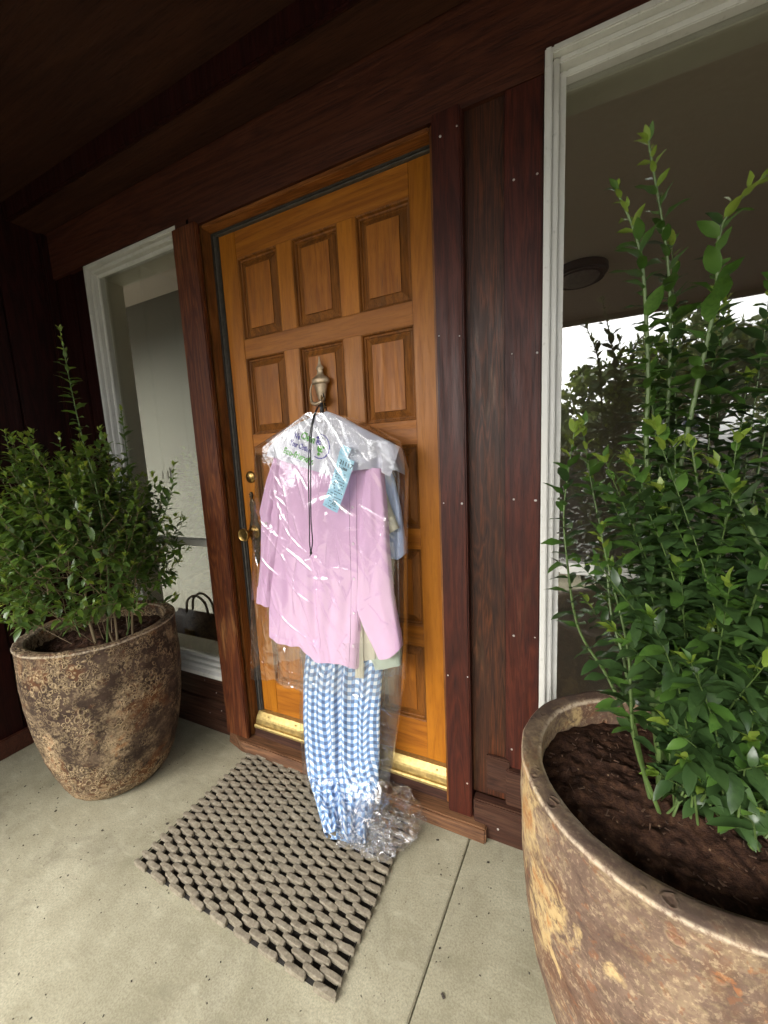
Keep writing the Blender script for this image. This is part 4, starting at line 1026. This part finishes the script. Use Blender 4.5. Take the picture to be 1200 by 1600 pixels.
Y2 = -.082-.01*np.sin(3*k)*(1-t2)+.002*np.sin(9*t2)
MB().grid(np.stack([X2, Y2*np.ones_like(X2), Z2], -1)).build('front_sheet', PAPER, cv2, smooth='all')
MB().grid(np.stack([X2, -Y2*.2-.072*np.ones_like(X2), Z2], -1)).build('back_sheet', PAPER, cv2, smooth='all')

def text_polys(body, size, shear=0.0, off=0.0):
    cu = bpy.data.curves.new('t', 'FONT'); cu.body = body; cu.size = size; cu.shear = shear; cu.offset = off; cu.resolution_u = 2
    o = bpy.data.objects.new('t', cu); COL.objects.link(o); bpy.context.view_layer.update()
    me = bpy.data.meshes.new_from_object(o.evaluated_get(bpy.context.evaluated_depsgraph_get()))
    v = [q.co[:2] for q in me.vertices]; f = [tuple(p.vertices) for p in me.polygons]
    bpy.data.objects.remove(o); bpy.data.curves.remove(cu); bpy.data.meshes.remove(me)
    return np.array(v), f
def print_on(front, parent, nm, m, v2, f, org, dirx, diry, off=.0016):
    V = []
    for a, b in v2:
        x, z = org[0]+a*dirx[0]+b*diry[0], org[1]+a*dirx[1]+b*diry[1]
        d = (front[..., 0]-x)**2+(front[..., 2]-z)**2; i = np.argsort(d.ravel())[:3]; w = 1/(d.ravel()[i]+1e-8)
        V.append((x, float((front[..., 1].ravel()[i]*w).sum()/w.sum())-off, z))
    MB().add(V, f).build(nm, m, parent, recalc=False)
dx_, dz_ = (.935, -.355), (.30, .955)
def line(body, m, org, width, h):
    v, f = text_polys(body, .03, .15, .0011); s_ = width/np.ptp(v[:, 0])
    v = (v-[v[:, 0].min(), 0])*[s_, h/.022]
    print_on(CF, cv, 'lettering', m, v, f, org, dx_, dz_)
line('We', INKP, (.424, 1.336), .024, .020); line('Clean', INKG, (.452, 1.332), .056, .024)
line('Your Clothes', INKP, (.408, 1.3145), .088, .018)
line('Eco-friendly.', INKG, (.380, 1.290), .126, .021)
# emblem: open ring with green land patches
v = []; f = []
for i in range(37):
    a = -1.9+i*(1.9+1.75)/36; w = .0012+.0016*math.sin(math.pi*i/36)
    for r_ in (.037-w, .037+w): v.append((r_*math.cos(a), r_*math.sin(a)))
f = [(2*i, 2*i+1, 2*i+3, 2*i+2) for i in range(36)]
GO = (.526, 1.302)
print_on(CF, cv, 'emblem_ring', INKP, v, f, GO, dx_, dz_, .0018)
rg = np.random.default_rng(2)
for cx_, cy_, rr_, m in ((-.008, .010, .011, INKP), (-.014, .024, .006, INKP), (.004, -.008, .012, INKG), (.002, -.024, .006, INKG), (.013, .001, .006, INKG)):
    n = 14; rv = rr_*(.75+.5*rg.random(n)); v = [(cx_+rv[i]*math.cos(i*6.283/n), cy_+rv[i]*.8*math.sin(i*6.283/n)) for i in range(n)]+[(cx_, cy_)]
    print_on(CF, cv, 'emblem_patch', m, v, [(i, (i+1) % n, n) for i in range(n)], GO, dx_, dz_, .0020)
print_on(CF, cv, 'small_print', INKP, [(i*.0042+j, k_) for i in range(12) for j, k_ in ((0, 0), (.003, 0), (.003, .0012), (0, .0012))], [tuple(4*i+j for j in range(4)) for i in range(12)], (.402, 1.272), (.93, -.30), (.3, .955))

# --- light blue ticket
tk = thing('ticket', (.6, -.188, 1.26), 'light blue laundry ticket with printed numbers on the pink shirt', 'ticket')
o0 = np.array((.610, 1.275)); ax = np.array((.905, -.425)); ay = np.array((-.405, -.914))
def tkp(a, b, off=0.0):
    p = o0+ax*a+ay*b; return (p[0], -.2065+.006*math.sin(b*16+.6)-.004*math.sin(a*50)-off, p[1])
MB().grid([[tkp(.058*i/12-.0*j, .17*j/30) for i in range(13)] for j in range(31)]).build('ticket_sheet', TICKET, tk, smooth='all')
MB().grid([[tkp(-.004+.034*i/6+.006*(4-j)/4, -.030+.030*j/4, -.004) for i in range(7)] for j in range(5)]).build('ticket_stub', TICKET, tk, smooth='all')
def tk_text(body, a, b, h):
    v, f = text_polys(body, h*1.35, 0, .0002)
    MB().add([tkp(a+q[0], b-q[1], .0012) for q in v], f).build('lettering', INKK, tk, recalc=False)
tk_text('21117', .010, .026, .0145); tk_text('2-1888', .012, .039, .0085); tk_text('25', .030, .150, .011)
rg = np.random.default_rng(9); mb = MB()
for b in np.arange(.050, .165, .0085):
    a = .006+.004*rg.random()
    while a < .05:
        w = rg.uniform(.001, .0045)
        if rg.random() < .62 and not (.137 < b < .152 and .026 < a < .048):
            mb.add([tkp(a, b, .0012), tkp(a+w, b, .0012), tkp(a+w, b+.0026, .0012), tkp(a, b+.0026, .0012)], [(0, 1, 2, 3)])
        a += w+rg.uniform(.0008, .003)
tag(mb.build('print_marks', INKK, tk, recalc=False), kind='stuff')

# --- wire hangers
for i, (dx, dy) in enumerate(((0, 0), (.006, .014), (-.004, .026))):
    h = thing('wire_hanger', (.50, -.1+dy, 1.40), ['foremost gilt wire hanger hooked on the knocker above the pink shirt', 'middle gilt wire hanger hooked on the knocker loop', 'rearmost gilt wire hanger hooked on the knocker loop'][i], 'hanger', 'wire hangers on the knocker')
    mb = MB().tube(smooth_line([(.517+dx, -.118+dy, 1.392), (.497+dx, -.096+dy*.8, 1.418), (.478+dx, -.078+dy*.7, 1.446), (.468+dx, -.060+dy*.5, 1.472), (.458+dx, -.045, 1.484+dx), (.446+dx, -.026, 1.482), (.440+dx, -.018, 1.468), (.442+dx, -.016, 1.455)], 30), .0016, 6); mb.build('hook', GOLDWIRE if i != 1 else WIRE, h, smooth=True)
    MB().tube(smooth_line([(.518+dx, -.1125+dy, 1.392), (.46, -.108+dy, 1.362), (.36, -.10+dy, 1.305), (.34, -.10+dy, 1.285), (.50, -.10+dy, 1.27), (.68, -.10+dy, 1.26), (.69, -.10+dy, 1.277), (.60, -.108+dy, 1.35), (.522+dx, -.1125+dy, 1.392)], 50), .0012, 6).build('shoulder_wire', WIRE, h)
    if i == 0:
        MB().tube([Vector((.5+.013*math.cos(q*.9)-.022*q/14, -.1+.011*math.sin(q*.9)+.002*q, 1.418+.0026*q)) for q in range(15)], .0012, 5).build('twist_tie', GOLDWIRE, h)

# --- clear film bags
def film(nm, parent, L, Rr, depth, back, seed, ncr, nu, nv, m=FILM, puff=.004, hem=None, amp=(.0016, .0050), low=None):
    def fo(u, v, x, z):
        s_ = x+z
        c = creases(x, z, ncr, seed, amp, (.0010, .0042), (.03, .15), (-1.45, -.55))+creases(x, z, ncr//2, seed+1, amp, (.002, .007), (.015, .08), (-.6, 1.4))+creases(x, z, ncr//3, seed+2, amp, (.003, .007), (.04, .2), (-1.75, -1.35))
        if low:
            k = creases(x, z, low, seed+7, (.002, .006), (.002, .006), (.015, .06), (-1.6, 1.6))
            c = c+k*np.clip((v-.80)/.08, 0, 1)
        if low:     # the film lies close on the shoulder cover
            env = np.maximum(np.sqrt(np.clip(1-u**2, 0, 1))**.42, .3); s1 = np.clip((z-1.16)/.10, 0, 1); s1 = s1*s1*(3-2*s1)
            c = c*(1-.80*s1)+s1*np.minimum(.086/env-.090, .012)
        return c+puff*fbm(x*7, z*6, seed, 3)
    return garment(nm, m, parent, L, Rr, depth, back, fo, nu=nu, nv=nv, hem=hem, flat=.42)
b1_ = thing('garment_bag', (.5, -.15, 1.3), 'clear plastic bag over the pink shirt and white shoulder cover', 'garment bag', 'clear plastic bags over the clothes')
film('film', b1_, xz([(.500, 1.408), (.395, 1.368), (.256, 1.316), (.246, 1.25), (.215, 1.083), (.168, .80), (.145, .62), (.120, .452)], -.128), xz([(.606, 1.392), (.70, 1.345), (.772, 1.306), (.797, 1.216), (.783, 1.0), (.776, .8), (.770, .64), (.757, .495)], -.128),
       .090, .070, 51, 130, 270, 400, hem=lambda u: .012*np.sin(9*u)+.006*np.sin(23*u), low=260)
b2_ = thing('garment_bag', (.52, -.15, .6), 'clear plastic bag round the checked trousers ending bunched on the mat', 'garment bag', 'clear plastic bags over the clothes')
film('film', b2_, [(.344, -.118, .615), (.332, -.118, .44), (.314, -.118, .275), (.315, -.125, .113), (.340, -.155, .050), (.410, -.215, .026), (.515, -.312, .020)], [(.762, -.118, .665), (.748, -.118, .482), (.729, -.118, .36), (.706, -.120, .232), (.690, -.140, .140), (.690, -.190, .085), (.706, -.285, .045)],
     .036, .03, 61, 90, 170, 260, m=FILMT)
# bunched end on the floor
nu, nv = 260, 170
A_, B_ = np.meshgrid(np.linspace(0, 2*math.pi, nu, endpoint=False), np.linspace(.02, math.pi-.02, nv))
sx, sy, sz = np.sin(B_)*np.cos(A_), np.sin(B_)*np.sin(A_), np.cos(B_)
rad = 1+.34*fbm(sx*2.2+4, sy*2.2, sz*2.2, 3)
for fq, am in ((2.3, .34), (4.6, .20), (9, .07)): rad = rad+am*(1-2*np.abs(vnoise(sx*fq+9, sy*fq, sz*fq+3)))
X, Y, Z = .684+.090*sx*rad, -.175+.090*sy*rad, .043+.045*sz*rad
Z = np.maximum(Z, .012+.004*vnoise(X*60, Y*60, 1))
MB().grid(np.stack([X, Y, Z], -1), close_u=True).build('bunched_end', FILMB, b2_, smooth='all')
X, Y, Z = .638+.075*sx*rad[::-1], -.228+.062*sy*rad[::-1], .034+.032*sz*rad[::-1]
Z = np.maximum(Z, .015+.003*vnoise(X*60, Y*60, 1))
MB().grid(np.stack([X, Y, Z], -1), close_u=True).build('bunched_end', FILMB, b2_, smooth='all')

# --- black drawstring with cord lock
dc = thing('drawstring', (.53, -.175, 1.41), 'thin black drawstring with cord lock hanging over the pink shirt', 'cord')
for q in (-1, 1):
    pts = [(.534, -.165, 1.424), (.540, -.190, 1.424), (.537+.002*q, -.215, 1.388), (.527+.003*q, -.2285, 1.32), (.518+.004*q, -.234, 1.20), (.511+.003*q, -.236, 1.08), (.508+.0055*q, -.236, 1.01), (.503+.001*q, -.235, .972)]
    MB().tube(smooth_line(pts, 60), .0019, 6).build('cord', BLACK, dc, smooth=True)
MB().lathe([(.0001, -.016), (.0055, -.0155), (.0065, -.013), (.0065, .010), (.0050, .0125), (.0050, .017), (.0001, .0175)], (.534, -.165, 1.420), 16).build('cord_lock', BLACK, dc, smooth=True)
MB().lathe([(.0001, -.007), (.0035, -.004), (.0042, .0), (.0035, .004), (.0001, .006)], (.5035, -.235, .970), 12).build('knot', BLACK, dc, smooth=True)
MB().tube([(.502, -.235, .966), (.498, -.235, .958)], .0014, 5).build('cord_end', BLACK, dc)

# ------------------------------------------------------------------ room lamp, garden wall and trees (seen mirrored in the window)
lp = thing('ceiling_lamp', (1.32, 1.97, 2.5), 'round flush ceiling lamp with black ring inside behind the right window', 'ceiling lamp')
MB().lathe([(.175, 0), (.178, -.03), (.17, -.045), (.14, -.045), (.14, 0)], (1.32, 1.97, 2.498), 48).build('ring', BLACK, lp, smooth=True)
MB().lathe([(.138, 0), (.138, -.03), (.13, -.055), (.105, -.08), (.06, -.095), (.0001, -.10)], (1.32, 1.97, 2.498), 48).build('shade', LAMPGLASS, lp, smooth=True)
MB().lathe([(.153, -.058), (.157, -.064), (.153, -.070), (.145, -.064), (.153, -.058)], (1.32, 1.97, 2.498), 48).build('ring', BLACK, lp, smooth=True)
gw = thing('garden_wall', (3, -4.3, 0), 'low dark garden wall with pale coping beyond the porch', 'garden wall')
for k in range(8): MB().box(-5+k*2.0, -3.006+k*2.0, -4.5, -4.3, -.09, 1.20, .01).build('wall_panel', DARKWALL, gw)
for k in range(8): MB().box(-5+k*2.0, -3.006+k*2.0, -4.53, -4.27, 1.202, 1.24, .006).build('coping', PALECAP if k < 4 else DARKWALL, gw)
orn = thing('hanging_ornament', (1.99, -1.98, 1.4), 'small blue glazed ornament hanging from the porch ceiling', 'ornament')
MB().lathe([(.0001, -.07), (.03, -.065), (.042, -.03), (.045, .02), (.035, .055), (.012, .07), (.0001, .075)], (1.99, -1.98, 1.40), 24).build('body', BLUEM, orn, smooth=True)
MB().tube([(1.99, -1.98, 1.47), (1.99, -1.98, 2.46)], .0015, 5).build('wire', WIRE, orn)

def tree(loc, h, rc, seed, label, dense=1.0):
    t = thing('tree', loc, label, 'tree', 'trees beyond the garden wall')
    rg = np.random.default_rng(seed); L = Vector(loc)
    top = L+Vector((rg.uniform(-.3, .3), rg.uniform(-.3, .3), h*.8))
    MB().tube(smooth_line([L, L+Vector((.1, 0, h*.35)), top], 10), [.16*(1-.75*i/9) for i in range(10)], 8).build('trunk', BARK, t, smooth=True)
    cl = []
    for i in range(9):
        a = rg.random()*6.28; z0 = h*rg.uniform(.3, .6); e = L+Vector((rc*.75*math.cos(a), rc*.75*math.sin(a), z0+h*rg.uniform(.1, .35)))
        MB().tube([L+Vector((0, 0, z0)), (L+Vector((0, 0, z0))).lerp(e, .5)+Vector((0, 0, .15)), e], [.06, .04, .015], 5).build('limb', BARK, t)
        cl.append(np.array(e))
    for i in range(16): cl.append(np.array(L)+np.array((rg.normal(0, rc*.45), rg.normal(0, rc*.45), h*(.66+.2*rg.normal()))))
    V = []; F = []; MI = []
    for c in cl:
        r_ = rc*rg.uniform(.25, .5)
        for _ in range(int(190*dense)):
            d = rg.normal(size=3); d /= np.linalg.norm(d); p = c+d*r_*rg.random()**.4*np.array((1.1, 1.1, .8)); s_ = rg.uniform(.05, .12)
            u = rg.normal(size=3); u /= np.linalg.norm(u); w = np.cross(u, rg.normal(size=3)); w /= np.linalg.norm(w)
            b = len(V); V.extend([p-u*s_*1.3, p+w*s_*.6, p+u*s_*1.3, p-w*s_*.6]); F.append((b, b+1, b+2, b+3)); MI.append(int(rg.random() < .4))
    me = bpy.data.meshes.new('crown'); me.from_pydata([tuple(np.array(q)-np.array(loc)) for q in V], [], F)
    for m_ in TREELEAF: me.materials.append(m_)
    me.polygons.foreach_set('material_index', MI)
    o = bpy.data.objects.new('crown', me); COL.objects.link(o); o.parent = t
for i, (x, y, h, rc) in enumerate([(-5.5, -10, 3.2, 1.4), (-2.6, -12, 2.9, 1.2), (.6, -13, 2.9, 1.0), (2.2, -12, 3.3, 1.2), (4.6, -11, 4.6, 1.7), (7.4, -11.5, 4.2, 1.8), (10.5, -10, 4.0, 1.8)]):
    tree((x, y, -.09), h, rc, 100+i, ['broad tree far left beyond the garden wall', 'rounded tree behind the garden wall', 'low sparse tree beyond the driveway', 'bushy tree behind the pale coping', 'tall spreading tree facing the large window', 'tallest dense tree right of the porch', 'wide tree at the far right of the garden'][i])
